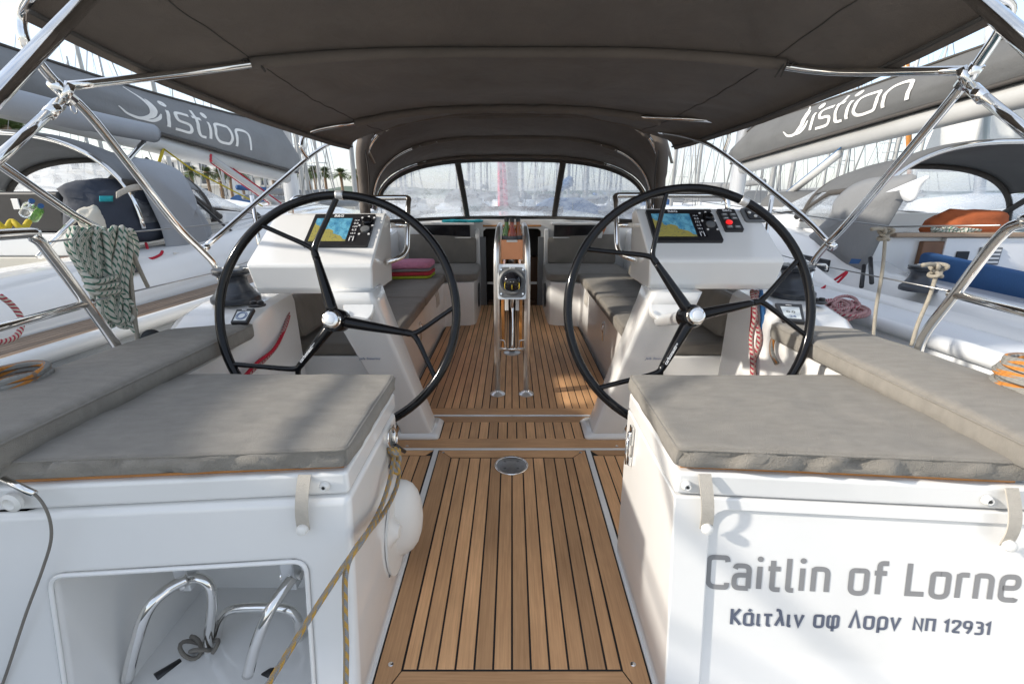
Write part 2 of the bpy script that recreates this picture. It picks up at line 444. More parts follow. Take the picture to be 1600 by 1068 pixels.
def boolean(o, cutters):
    for c in cutters:
        b = o.modifiers.new('cut', 'BOOLEAN'); b.object = c; b.operation = 'DIFFERENCE'; b.solver = 'EXACT'
    bpy.context.view_layer.update()
    dg = bpy.context.evaluated_depsgraph_get()
    me = bpy.data.meshes.new_from_object(o.evaluated_get(dg)); mats = [m for m in o.data.materials]
    o.modifiers.clear(); o.data = me
    me.materials.clear()
    for m_ in mats: me.materials.append(m_)
    for p in me.polygons: p.material_index = 0
    for c in cutters: bpy.data.objects.remove(c)
    return o
def cushion(name, quad, th, m, parent=None, nu=24, nv=12, r=.02, wr=.004, sag=.006, sides=.0, pipe=True, seed=0, pm=None, corner=.05, fr=1.0, stitch=False):
    """a stuffed cushion on the quad a,b,c,d (underside), th thick, with rounded border and wrinkles"""
    a, b, c, d = [V(q) for q in quad]
    n = (b - a).cross(d - a).normalized()
    if n.z < 0 and abs(n.z) > .3: n = -n
    def B(u, v): return a * (1 - u) * (1 - v) + b * u * (1 - v) + c * u * v + d * (1 - u) * v
    lu = ((b - a).length + (c - d).length) / 2; lv = ((d - a).length + (c - b).length) / 2
    def sp_(k, l):
        e = min(.3, r / l); core = [e + (1 - 2 * e) * i / (k - 6) for i in range(k - 5)]
        return [0, e * .12, e * .45] + core + [1 - e * .45, 1 - e * .12, 1]
    US, VS = sp_(nu, lu), sp_(nv, lv)
    rc = corner
    vs, fs = [], []; ru, rv = len(US), len(VS)
    def warp(u, v):
        x, y = u * lu, v * lv; cx = min(max(x, rc), lu - rc); cy = min(max(y, rc), lv - rc)
        dx, dy = x - cx, y - cy
        if dx and dy:
            L_ = math.hypot(dx, dy); k = max(abs(dx), abs(dy)) / L_
            x, y = cx + dx * k, cy + dy * k
        return x / lu, y / lv
    for u in US:
        for v in VS:
            u2, v2 = warp(u, v)
            dd = min(u * lu, (1 - u) * lu, v * lv, (1 - v) * lv); h = th
            if dd < r: h -= r * .6 * (1 - math.sqrt(max(0, 1 - (1 - dd / r) ** 2)))
            h += sag * math.sin(math.pi * u) ** .7 * math.sin(math.pi * v) ** .7
            p = B(u2, v2)
            k = min(1, dd / r)
            q = noise.noise(V((p.x * 4 + seed, p.y * 9, p.z * 9 + seed * 3))) * .6 + noise.noise(V((p.x * 11 + seed, p.y * 24, p.z * 20))) * .35
            vs.append(p + n * (h + wr * q * (.3 + .7 * k)))
    idx = lambda i, j: i * rv + j
    for i in range(ru - 1):
        for j in range(rv - 1): fs.append((idx(i, j), idx(i + 1, j), idx(i + 1, j + 1), idx(i, j + 1)))
    ring = [(i, 0) for i in range(ru)] + [(ru - 1, j) for j in range(1, rv)] + [(i, rv - 1) for i in range(ru - 2, -1, -1)] + [(0, j) for j in range(rv - 2, 0, -1)]
    top = [idx(*q) for q in ring]; ctr = B(.5, .5) + n * th * .5
    prev = top; K = len(ring); topring = [vs[q].copy() for q in top]
    for lev, (hh, out) in enumerate(((.72, .003), (.40, .004), (.10, .001), (0, -.008))):
        cur = []
        for s, q in enumerate(ring):
            u2, v2 = warp(US[q[0]], VS[q[1]]); p0 = B(u2, v2)
            o_ = p0 - B(.5, .5); o_ = o_.normalized() if o_.length else o_
            fz = noise.noise(V((p0.x * 19 + seed * 7, p0.y * 19, lev * .9))) * .016 * fr * (1 if lev in (0, 1, 2) else 0) * (1 if q[1] == 0 else .25)
            cur.append(len(vs)); vs.append(p0 + n * (th * hh + fz * .5) + o_ * (out + fz))
        for s in range(K): fs.append((prev[(s + 1) % K], prev[s], cur[s], cur[(s + 1) % K]))
        prev = cur
    fs.append(tuple(reversed(prev)))
    o = fixn(mk(name, vs, fs, m, None if parent is None else parent, True))
    if pipe:
        pp = [p + n * .001 for p in topring]
        tube('piping', pp, .0032, pm or m, o, 6, closed=True)
    if stitch:                                            # a row of stitches just inside the border
        L_, c3 = [], B(.5, .5) + n * th
        R_ = crom(topring, 3, True)
        for i in range(0, len(R_), 2):
            a_, b_ = R_[i], R_[(i + 1) % len(R_)]
            if (b_ - a_).length < .002: continue
            k_ = (c3 - a_); k_ = (k_ - n * k_.dot(n)).normalized() * .010 + n * .0022
            L_.append(tube_data([a_ + k_, a_.lerp(b_, .8) + k_], .0011, 4))
        st_ = multi('stitching', L_, 'grey_plastic', o); st_['kind'] = 'stuff'
    return o
def text(name, body, P, xdir, ydir, width, m, parent=None, bold=0, th=.0015, height=None, align='LEFT', shear=0):
    cu = bpy.data.curves.new(name, 'FONT'); cu.body = body; cu.size = 1; cu.offset = bold; cu.extrude = 0; cu.resolution_u = 4; cu.shear = shear
    to = bpy.data.objects.new(name, cu); C.objects.link(to); bpy.context.view_layer.update()
    me = bpy.data.meshes.new_from_object(to.evaluated_get(bpy.context.evaluated_depsgraph_get()))
    bpy.data.objects.remove(to)
    xs = [v.co.x for v in me.vertices]; x0, x1 = min(xs), max(xs)
    s = width / (x1 - x0); sy = s if height is None else height
    xd, yd = V(xdir).normalized(), V(ydir).normalized(); nn = xd.cross(yd).normalized(); P = V(P)
    for v in me.vertices: v.co = P + xd * ((v.co.x - x0) * s) + yd * (v.co.y * sy) + nn * th
    me.materials.clear(); me.materials.append(M[m])
    o = bpy.data.objects.new(name, me); C.objects.link(o)
    c = sum((v.co for v in me.vertices), V()) / len(me.vertices)
    for v in me.vertices: v.co -= c
    o.location = c
    if parent: par(o, parent)
    return o
def copy_tree(o, parent=None):
    c = o.copy(); C.objects.link(c); c.parent = parent
    for ch in list(o.children): copy_tree(ch, c)
    return c
# ================================================================== the setting
def nodeless_water():
    m, t, b = new_mat('water'); N, L = t.nodes, t.links
    b.inputs['Base Color'].default_value = (.03, .07, .08, 1); b.inputs['Roughness'].default_value = .08
    co = N.new('ShaderNodeTexCoord'); n = N.new('ShaderNodeTexNoise'); n.inputs['Scale'].default_value = 1.6; n.inputs['Detail'].default_value = 5
    L.new(co.outputs['Object'], n.inputs['Vector']); bp = N.new('ShaderNodeBump'); bp.inputs['Strength'].default_value = .5; bp.inputs['Distance'].default_value = .1
    L.new(n.outputs['Fac'], bp.inputs['Height']); L.new(bp.outputs[0], b.inputs['Normal']); M['water'] = m
nodeless_water()
WZ = -1.25
tag(mk('water', [(-3000, -3000, WZ), (3000, -3000, WZ), (3000, 5000, WZ), (-3000, 5000, WZ)], [(0, 1, 2, 3)], 'water', rec=False), None, None, kind='structure')
mat('quay_stone', (.50, .48, .44), .85, var=.2, scale=.4, bump=.4, bscale=3)
mat('hill', (.10, .13, .10), .95, var=.35, scale=.02)
box('quay', (-160, 62, WZ - 1), (-9, 130, -.2), 'quay_stone')
tag(bpy.data.objects['quay'], None, None, kind='structure')
hv, hf = [], []
for i in range(61):
    x = -1500 + i * 50; h = 10 + 26 * abs(noise.noise(V((x * .0021, 3, 0)))) + 10 * noise.noise(V((x * .009, 7, 0)))
    if x > -100: h *= .55
    hv += [(x, 1150, WZ - 2), (x, 1150 + 40, h), (x, 1500, WZ - 2)]
for i in range(60):
    for k in range(2): hf.append((i * 3 + k, i * 3 + 3 + k, i * 3 + 4 + k, i * 3 + 1 + k))
tag(mk('hills', hv, hf, 'hill', smooth=True, rec=False), None, None, kind='structure')

# stone quay behind us, where the sterns are tied up
tag(box('quay', (-70, -40, WZ - 1), (70, -2.4, -.25), 'quay_stone'), None, None, kind='structure')
# ------------------------------------------------------------------ teak sole
sole = ext('cockpit_sole', [(x, y, -.03) for x, y in ((-.345, .70), (.345, .70), (.345, 1.31), (.60, 1.31), (.60, 4.98), (-.60, 4.98), (-.60, 1.31), (-.345, 1.31))], (0, 0, .0285), 'caulk'); tag(sole, None, None, kind='structure')
PC = {}
def plank(p, cx, cy, wd, ln, z=0.0, rot=False, m='teak', th=.004):
    k = (round(wd, 4), round(ln, 4), m, th)
    if k not in PC:
        a, b = wd / 2, ln / 2; e = .0012
        vs = [(-a, -b, 0), (a, -b, 0), (a, b, 0), (-a, b, 0), (-a, -b, th - e), (a, -b, th - e), (a, b, th - e), (-a, b, th - e),
              (-a + e, -b + e, th), (a - e, -b + e, th), (a - e, b - e, th), (-a + e, b - e, th)]
        fs = [(3, 2, 1, 0), (0, 1, 5, 4), (1, 2, 6, 5), (2, 3, 7, 6), (3, 0, 4, 7), (4, 5, 9, 8), (5, 6, 10, 9), (6, 7, 11, 10), (7, 4, 8, 11), (8, 9, 10, 11)]
        me = bpy.data.meshes.new('plank'); me.from_pydata(vs, [], fs); me.materials.append(M[m]); PC[k] = me
    o = bpy.data.objects.new('plank', PC[k]); C.objects.link(o); o.location = (cx, cy, z - th + .001)
    if rot: o.rotation_euler.z = R(90)
    par(o, p); return o
def mitre(p, poly, z=0.0, th=.004, m='teak', rot=False):
    """a border board with cut ends; built along Y then turned when it runs across"""
    c = sum((V((x, y, 0)) for x, y in poly), V()) / len(poly)
    pts = [V((x, y, 0)) - c for x, y in poly]
    if rot: pts = [V((q.y, -q.x, 0)) for q in pts]
    o = ext('plank', [(q.x, q.y, 0) for q in pts], (0, 0, th), m)
    o.data.transform(Matrix.Translation(o.location)); o.location = (c.x, c.y, z - th + .001)
    if rot: o.rotation_euler.z = R(90)
    par(o, p); return o
g = .0055                                             # caulk joint
# after part, between the helm seats
ya, yb, yc, yd = .770, .886, 1.888, 1.952
xi, xo = .278, .340
edges = [-.278, -.240] + [-.240 + .048 * k for k in range(1, 11)] + [.278]
edges = sorted(set(round(e, 4) for e in edges))
for a, b in zip(edges[:-1], edges[1:]):
    plank(sole, (a + b) / 2, (yb + yc) / 2, b - a - g, yc - yb - g)
for s in (-1, 1):
    mitre(sole, [(s * xo, ya), (s * xo, yd), (s * (xi + g * .6), yc + g * .4), (s * (xi + g * .6), yb - g * .4)])
mitre(sole, [(-xo + g, ya), (xo - g, ya), (xi, yb - g * .8), (-xi, yb - g * .8)], rot=True)
mitre(sole, [(-xo + g, yd), (xo - g, yd), (xi, yc + g * .8), (-xi, yc + g * .8)], rot=True)
# boards beside it, half under the pedestals
for s in (-1, 1):
    for k in range(4):
        a = .375 + k * .05; plank(sole, s * (a + .025 - g / 2), (1.30 + 1.905) / 2, .05 - g, 1.905 - 1.30)
    mitre(sole, [(s * .37, yd), (s * .595, yd), (s * .595, 1.91), (s * .40, 1.91)], rot=True)
# raised strip between: cross boards and short planks
plank(sole, 0, 2.018, .094, 1.19, rot=True); plank(sole, 0, 2.272, .062, 1.19, rot=True); plank(sole, 0, 2.366, .082, 1.19, rot=True)
n = 25
for k in range(n):
    plank(sole, -.595 + (k + .5) * 1.19 / n, 2.1525, 1.19 / n - g, 2.2385 - 2.0665)
# forward part
n = 28
for k in range(n):
    plank(sole, -.595 + (k + .5) * 1.19 / n, (2.41 + 4.96) / 2, 1.19 / n - g, 4.96 - 2.41)
# white edges of the floor panels
for s in (-1, 1):
    box('panel_edge', (s * .356 - .011, .70, -.01), (s * .356 + .011, 1.968, .0045), 'gelcoat', sole, .002, 2)
box('panel_edge', (-.60, 1.956, -.01), (.60, 1.968, .005), 'gelcoat', sole, .002, 2)
box('panel_edge', (-.60, 2.306, -.01), (.60, 2.319, .005), 'gelcoat', sole, .002, 2)
for x, y in ((-.31, .90), (.31, .90), (-.318, 1.93), (.318, 1.93), (-.5, 1.99), (.5, 1.99), (0, 2.312)):
    lathe('screw', [(.007, 0), (.007, .002), (.005, .0032)], (x, y, .001), (0, 0, 1), 'chrome', sole, 12)

# ================================================================== our yacht
Y0 = thing('sailing_yacht', 'white charter yacht with teak cockpit sole and name lettering on its stern locker', 'sailboat', (0, 3, WZ))
box('cockpit_floor', (-1.2, .45, -.16), (1.2, 5.0, -.031), 'gelcoat', Y0)
for s, side in ((-1, 'port'), (1, 'starboard')):
    secs = []
    for y, xi_, zt, xo_, zd in ((.845, 1.0, .635, 1.27, .60), (1.0, .995, .635, 1.27, .60), (1.50, .975, .635, 1.28, .60), (1.60, .955, .65, 1.28, .60),
                              (1.70, .945, .715, 1.27, .60), (1.82, .945, .738, 1.27, .6), (2.06, .96, .742, 1.28, .6), (2.14, 1.05, .72, 1.30, .6), (2.19, 1.16, .70, 1.32, .6),
                              (3.2, 1.17, .70, 1.34, .62), (4.2, 1.17, .73, 1.36, .64), (5.05, 1.17, .80, 1.36, .66)):
        q = [(xi_, -.15), (xi_ + .012, zt - .05), (xi_ + .02, zt - .018), (xi_ + .045, zt), (xo_ - .05, zt), (xo_ - .015, zt - .018), (xo_ + .02, zd), (1.40, zd), (1.42, zd - .03), (1.38, -.3), (1.15, WZ - .25), (xi_, WZ - .25)]
        secs.append([(s * x, y, z) for x, z in q])
    o = fixn(loft('coaming', secs, 'gelcoat', Y0)); bevel(o, .012, 3, 25)
# long benches
def bench(s):
    pts = [(s * .66, 2.16), (s * .625, 2.19), (s * .615, 4.02), (s * .60, 4.10), (s * .54, 4.13), (s * .40, 4.14), (s * .345, 4.17), (s * .33, 4.25), (s * .325, 4.97), (s * 1.19, 4.97), (s * 1.19, 2.16)]
    o = ext('bench', [(x, y, -.03) for x, y in pts], (0, 0, .425), 'gelcoat', Y0, .012, 4)
    return o
for s in (-1, 1):
    b = bench(s)
    lathe('speaker_ring', [(.085, 0), (.085, .006), (.078, .010), (.072, .007)], (s * .80, 2.158, .20), (0, -1, 0), 'white_plastic', b)
    lathe('speaker_grille', [(.070, 0), (.070, .009), (.02, .011)], (s * .80, 2.158, .20), (0, -1, 0), 'grey_plastic' if s > 0 else 'beige', b)
    if s < 0:
        for k in range(5): box('grille_slot', (-.80 - .05 + .01 * abs(k - 2), 2.145, .165 + k * .018), (-.80 + .05 - .01 * abs(k - 2), 2.1505, .171 + k * .018), 'ink_black', b)
    # oval locker vent near the companionway and hasp on the bench side
    ring = [(s * .3255, 4.55 + .10 * math.cos(a), .20 + .115 * math.sin(a)) for a in [2 * math.pi * k / 28 for k in range(28)]]
    ext('locker_vent', ring, (-s * .008, 0, 0), 'smoked', b)
    tube('vent_rim', ring, .006, 'black_plastic', b, 6, closed=True)
    box('hasp', (s * .617 - .008, 3.02, .20), (s * .617 + .004, 3.06, .33), 'chrome', b, .003)
    tube('hasp_ring', [(s * .606, 3.04 + .016 * math.cos(a), .29 + .028 * math.sin(a)) for a in [2 * math.pi * k / 14 for k in range(14)]], .004, 'chrome', b, 6, closed=True)
    for k in range(3):
        yy = 3.98 + .012 * k if False else 3.70 + .06 * k
        tube('cushion_tie', crom([(s * .612, yy, .385), (s * .605, yy + .008, .34), (s * .603, yy - .004, .30), (s * .606, yy + .012, .27)]), .0035, 'webbing', b, 6)
# after bulkhead and companionway
bulk = ext('bulkhead', [(-1.25, 5.0, -.05), (-.30, 5.0, -.05), (-.30, 5.0, .775), (-.27, 5.0, .80), (.27, 5.0, .80), (.30, 5.0, .775), (.30, 5.0, -.05), (1.25, 5.0, -.05), (1.25, 5.0, .895), (-1.25, 5.0, .895)], (0, .05, 0), 'gelcoat', Y0, .006)
for s in (-1, 1):
    box('door_jamb', (s * .300 - .028, 4.955, -.02), (s * .300 + .028, 4.998, .72), 'grey_plastic', bulk, .004)
    box('frame_moulding', (s * .355 - .024, 4.94, -.02), (s * .355 + .024, 4.999, .80), 'gelcoat', bulk, .01)
    box('smoked_locker', (s * .68 - .25, 4.93, .725), (s * .68 + .25, 4.999, .838), 'smoked', bulk, .008)
    box('locker_lip', (s * .68 - .26, 4.91, .712), (s * .68 + .26, 4.999, .722), 'gelcoat', bulk, .003)
    box('locker_top', (s * .68 - .28, 4.90, .843), (s * .68 + .30, 4.999, .868), 'gelcoat', bulk, .008)
box('teak_rail', (-.30, 4.955, .822), (.30, 4.998, .842), 'varnish', bulk, .004)
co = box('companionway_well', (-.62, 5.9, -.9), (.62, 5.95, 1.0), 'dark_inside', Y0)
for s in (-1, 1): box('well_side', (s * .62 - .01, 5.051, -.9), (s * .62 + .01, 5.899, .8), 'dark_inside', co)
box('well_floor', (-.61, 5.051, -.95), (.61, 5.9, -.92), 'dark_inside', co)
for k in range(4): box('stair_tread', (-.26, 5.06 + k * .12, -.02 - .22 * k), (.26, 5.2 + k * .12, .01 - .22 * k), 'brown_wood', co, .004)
box('washboard_rail', (-.27, 5.055, .21), (.27, 5.075, .235), 'white_plastic', co, .003)
box('cupboard', (.02, 5.7, -.2), (.45, 5.88, .42), 'brown_wood', co, .006)
# coach roof, deck, bow
roof = []
for y, wd, z in ((5.05, 1.12, .90), (5.4, 1.1, .93), (7.0, .95, .93), (8.6, .7, .88), (9.4, .5, .74)):
    roof.append([(-wd - .12, y, .5), (-wd, y, z - .12), (-wd + .10, y, z - .01), (0, y, z + .03), (wd - .10, y, z - .01), (wd, y, z - .12), (wd + .12, y, .5)])
fixn(loft('coach_roof', roof, 'gelcoat', Y0, cap=False, closed=False))
hl = []
for y, wd in ((6.0, 1.40), (7, 1.36), (9, 1.0), (10.6, .45), (11.5, .04)):
    hl.append([(-wd, y, .66), (wd, y, .66), (wd * .9, y, -.3), (wd * .5, y, WZ - .3), (-wd * .5, y, WZ - .3), (-wd * .9, y, -.3)])
fixn(loft('fore_hull', hl, 'gelcoat', Y0, smooth=False))
for s in (-1, 1): box('side_hull', (min(s * .64, s * 1.41), 5.052, WZ - .2), (max(s * .64, s * 1.41), 5.999, .66), 'gelcoat', Y0)
tube('mast', [(0, 7.1, .9), (0, 7.02, 9), (0, 6.95, 14)], [.085, .08, .06], 'mast_paint', Y0, 14)

# helm seat lockers ------------------------------------------------------------
def face_y(x): return .872 - .075 * (abs(x) - .352) / .9          # the lockers' after face, swept slightly
RAKE = .17                                          # the after faces slope out towards their foot
def rake(p):
    p = V(p); return V((p.x, p.y - max(0, .5285 - p.z) * RAKE * min(1, max(0, (1.30 - p.y) / .43)), p.z))
def rake_obj(o):
    W_ = o.location + o.parent.location
    for v in o.data.vertices: v.co = rake(v.co + W_) - W_
def locker(s):
    xa, xb = .352, 1.02
    pts = [(s * xa, face_y(xa)), (s * xa, 1.30), (s * xb, 1.30), (s * xb, .80), (s * 1.25, face_y(1.25)), (s * 1.25, .62), (s * 1.26, face_y(1.25))]
    pts = [(s * xa, face_y(xa)), (s * xa, 1.30), (s * xb, 1.30), (s * xb, .84), (s * 1.40, .84), (s * 1.40, face_y(1.40))]
    o = ext('seat_locker', [(x, y, -.40) for x, y in pts], (0, 0, .925), 'gelcoat', Y0)
    if s < 0:
        rp_ = rrect(-.968, -.36, -.455, .380, .026, 6)
        cut = ext('cutter', [(x, .5, z) for x, z in rp_], (0, .70, 0), 'gelcoat')
        boolean(o, [cut]); rake_obj(o)
        bevel(o, .018, 4, 35)
    else:
        d = V((1, -.0833, 0)).normalized(); nn = V((d.y, -d.x, 0))
        P0 = V((.43, face_y(.43), 0))
        cut = ext('cutter', [P0 + d * x + V((0, 0, z)) + nn * .1 for x, z in rrect(0, -.6, 1.2, .498, .04, 5)], -nn * .110, 'gelcoat')
        boolean(o, [cut]); rake_obj(o); bevel(o, .006, 3, 35)
    lid = ext('locker_lid', [(x, y, .5285) for x, y in pts], (0, 0, .056), 'gelcoat', o, .010, 4)
    tp = [(s * (xa + .012), face_y(xa) + .016), (s * (xa + .012), 1.285), (s * .998, 1.285), (s * .998, .835), (s * 1.03, face_y(1.03) + .016)]
    ext('teak_trim', [(x, y, .585) for x, y in tp], (0, 0, .011), 'varnish', o, .002, 2)
    return o
lk = {s: locker(s) for s in (-1, 1)}
# a knuckle line and rim round the ladder recess
rim = [rake((x, face_y(x) - .002, z)) for x, z in [(-.972, -.4), (-.972, .384), (-.451, .384), (-.451, -.4)]]
tube('recess_rim', fillet(rim, .03), .005, 'gelcoat', lk[-1], 8)
lathe('drain_fitting', [(.009, 0), (.009, .004), (.005, .006)], (-.86, 1.199, .20), (0, -1, 0), 'chrome', lk[-1], 14)
# straps with white buttons, small fairleads, hasps
for s, xx, y1 in ((-1, -.435, 0), (1, .405, 0), (1, 1.0, 0)):
    fy = face_y(abs(xx)) - .004
    def st(u, v, xx=xx, fy=fy, s=s):
        y = fy - .016 * math.sin(math.pi * v * .9) - .004 - .010 * v
        return (xx + s * .0 + (u - .5) * .027 - .012 * v * (1 if s < 0 else -1), y, .588 - .125 * v)
    o = surf('cushion_strap', st, 2, 14, .0025, 'webbing', lk[s], smooth=False)
    lathe('strap_button', [(.006, -.004), (.012, 0), (.0125, .006), (.010, .012), (.004, .0145)], V(st(.5, .95)) + V((0, -.002, -.002)), (0, -1, .15), 'white_plastic', lk[s], 18)
    lathe('lid_stud', [(.011, -.002), (.011, .004), (.007, .009), (.004, .0075)], (xx + (.035 if s < 0 else -.032), face_y(abs(xx)) - .0005, .555), (0, -1, 0), 'white_plastic', lk[s], 14)
    lathe('stud_hole', [(.0035, 0), (.0035, .0085)], (xx + (.035 if s < 0 else -.032), face_y(abs(xx)) - .001, .555), (0, -1, 0), 'ink_black', lk[s], 8)
for s in (-1, 1):
    hx = s * .352; b0 = px(988 if s > 0 else 612, 690, X=s * .35)
    yy, zz = b0.y, b0.z
    box('hasp_plate', (hx - s * .006 - .004, yy - .014, zz - .006), (hx - s * .006 + .004, yy + .014, zz + .05), 'chrome', lk[s], .002)
    tube('hasp_link', [(hx - s * .013, yy + .010 * math.cos(a), zz - .008 + .040 * math.sin(a)) for a in [2 * math.pi * k / 16 for k in range(16)]], .0038, 'chrome', lk[s], 8, closed=True)
    if s > 0:
        box('hasp_hook', (hx - .012, yy - .010, zz - .075), (hx - .001, yy + .010, zz - .045), 'chrome', lk[s], .003)
        tube('hasp_pin', [(hx - .012, yy, zz + .03), (hx - .02, yy - .006, zz - .03), (hx - .016, yy - .004, zz - .07)], .0045, 'chrome', lk[s], 8)

# name on the starboard locker (recessed panel)
d = V((1, -.0833, 0)).normalized(); nn = V((d.y, -d.x, 0))
PF = V((.43, face_y(.43), .5285)) - nn * .010; nn = d.cross(V((0, RAKE, 1))).normalized()
def onface(x, y): return pxp(x, y, PF, nn)
# glyphs: strokes of one width (points, bend radius, closed)
GL = {
 'C': (.66, [([(.62, .80), (.60, .93), (.40, .935), (.08, .935), (.08, .0), (.62, .0), (.62, .15)], .27, 0)]),
 'a': (.56, [([(.06, .60), (.10, .70), (.46, .70), (.46, .0)], .20, 0), ([(.46, .41), (.05, .41), (.05, .0), (.46, .0)], .16, 0)]),
 'i': (.20, [([(.08, .0), (.08, .70)], 0, 0), 'dot']),
 't': (.38, [([(.13, .90), (.13, .0), (.36, .0)], .15, 0), ([(.0, .65), (.34, .65)], 0, 0)]),
 'l': (.26, [([(.08, .98), (.08, .0), (.24, .0)], .14, 0)]),
 'n': (.54, [([(.08, .0), (.08, .72)], 0, 0), ([(.08, .52), (.08, .70), (.46, .70), (.46, .0)], .20, 0)]),
 'o': (.58, [([(.30, .70), (.08, .70), (.08, .0), (.50, .0), (.50, .70), (.28, .70)], .19, 0)]),
 'f': (.36, [([(.13, .0), (.13, .95), (.36, .95)], .16, 0), ([(.0, .65), (.33, .65)], 0, 0)]),
 'L': (.52, [([(.08, .98), (.08, .06), (.52, .06)], 0, 0)]),
 'r': (.36, [([(.08, .0), (.08, .72)], 0, 0), ([(.08, .48), (.08, .70), (.34, .70)], .18, 0)]),
 'e': (.56, [([(.10, .36), (.50, .36), (.50, .70), (.08, .70), (.08, .0), (.46, .0), (.48, .06)], .19, 0)]),
 ' ': (.26, []),
 '\u039a': (.58, [([(.08, .0), (.08, .98)], 0, 0), ([(.50, .98), (.16, .50), (.54, .0)], 0, 0)]),
 '\u03ac': (.58, [([(.47, .70), (.47, .14), (.55, .0)], .1, 0), ([(.47, .52), (.47, .70), (.06, .70), (.06, .0), (.47, .0), (.47, .20)], .18, 0), ([(.27, .84), (.36, 1.0)], 0, 0)]),
 '\u03b9': (.26, [([(.08, .72), (.08, .0), (.22, .0)], .12, 0)]),
 '\u03c4': (.46, [([(.0, .66), (.44, .66)], 0, 0), ([(.20, .66), (.20, .0), (.36, .0)], .12, 0)]),
 '\u03bb': (.52, [([(.06, .97), (.24, .97), (.46, .0)], .12, 0), ([(.33, .62), (.05, .0)], 0, 0)]),
 '\u03bd': (.50, [([(.04, .72), (.24, .02), (.46, .72)], 0, 0)]),
 '\u03bf': (.58, [([(.30, .70), (.08, .70), (.08, .0), (.50, .0), (.50, .70), (.28, .70)], .19, 0)]),
 '\u03c6': (.66, [([(.20, .70), (.06, .66), (.06, .0), (.58, .0), (.58, .70), (.32, .70), (.32, -.25)], .16, 0)]),
 '\u039b': (.60, [([(.04, .0), (.29, .98), (.54, .0)], 0, 0)]),
 '\u03c1': (.56, [([(.08, -.25), (.08, .70), (.48, .70), (.48, .0), (.08, .0)], .19, 0)]),
 '\u039d': (.62, [([(.08, .0), (.08, .94), (.52, .04), (.52, .98)], 0, 0)]),
 '\u03a0': (.60, [([(.08, .0), (.08, .92), (.52, .92), (.52, .0)], 0, 0)]),
 '1': (.36, [([(.02, .74), (.22, .94), (.22, .0)], 0, 0)]),
 '2': (.54, [([(.05, .72), (.05, .93), (.46, .93), (.46, .62), (.05, .06), (.50, .06)], .16, 0)]),
 '9': (.56, [([(.48, .60), (.48, .44), (.07, .44), (.07, .93), (.48, .93), (.48, .40), (.28, .0)], .19, 0)]),
 '3': (.52, [([(.05, .92), (.44, .92), (.44, .52), (.18, .52)], .18, 0), ([(.18, .52), (.47, .52), (.47, .03), (.04, .03)], .18, 0)]),
}
def name_text(nm, body, a, b, m, hgt, sw=.135, gap=.12):
    """monoline lettering along the face from pixel a to b; each letter is a part"""
    A, B = onface(*a), onface(*b); xd = (B - A).normalized(); wd_ = (B - A).length
    yd = V((0, RAKE, 1)).normalized(); out = nn
    tot = sum(GL[c][0] + gap for c in body) - gap; sx = wd_ / tot; x = 0
    for ci, c in enumerate(body):
        adv, st = GL[c]; vs, fs = [], []
        for k, q in enumerate(st):
            off = out * (.0010 + .00012 * k)
            if q == 'dot':
                base = len(vs)
                for j in range(12):
                    t = 2 * math.pi * j / 12; vs.append(A + xd * ((x + .08 + .088 * math.cos(t)) * sx) + yd * ((.93 + .088 * math.sin(t)) * hgt) + off)
                fs.append(tuple(range(base, base + 12))); continue
            P = [V((p[0], p[1], 0)) for p in q[0]]
            if q[1]: P = fillet(P, q[1], 6)
            base = len(vs); n_ = len(P)
            for i, p in enumerate(P):
                d0 = (p - P[i - 1]).normalized() if i else (P[1] - p).normalized()
                d1 = (P[i + 1] - p).normalized() if i < n_ - 1 else d0
                t = (d0 + d1); t = t.normalized() if t.length > 1e-6 else d0
                nq = V((-t.y, t.x, 0)); kk = 1 / max(.35, nq.dot(V((-d0.y, d0.x, 0))))
                for s_ in (1, -1):
                    r_ = p + nq * (s_ * sw / 2 * min(kk, 2.2)); vs.append(A + xd * ((x + r_.x) * sx) + yd * (r_.y * hgt) + off)
            for i in range(n_ - 1): fs.append((base + 2 * i + 1, base + 2 * i + 3, base + 2 * i + 2, base + 2 * i))
        if vs: mk(nm, vs, fs, m, lk[1])
        x += adv + gap
name_text('name_letter', 'Caitlin of Lorne', (1101, 915), (1590, 937), 'letter_grey', .076, .15)
name_text('name_letter', '\u039a\u03ac\u03b9\u03c4\u03bb\u03b9\u03bd \u03bf\u03c6 \u039b\u03bf\u03c1\u03bd', (1140, 974), (1405, 982), 'letter_navy', .039, .165)
name_text('name_letter', '\u039d\u03a0 12931', (1425, 983), (1547, 991), 'letter_navy', .030, .18)

# floor deck plate
dp = thing('deck_plate', 'round steel deck plate let into the teak sole between the helm seats', 'deck plate', px(799, 727, Z=0))
c0 = px(799, 727, Z=.002)
lathe('plate', [(.066, -.004), (.066, .003), (.064, .0045), (.0, .0045)], c0, (0, 0, 1), 'plate_steel', dp, 40)
tube('ring', [(c0.x + .070 * math.cos(a), c0.y + .070 * math.sin(a), .003) for a in [2 * math.pi * k / 36 for k in range(36)]], .006, 'chrome', dp, 8, closed=True)
for k in range(4): lathe('plate_hole', [(.006, 0), (.006, .001)], (c0.x + .04 * math.cos(R(45 + 90 * k)), c0.y + .04 * math.sin(R(45 + 90 * k)), .0062), (0, 0, 1), 'grey_plastic', dp, 10)

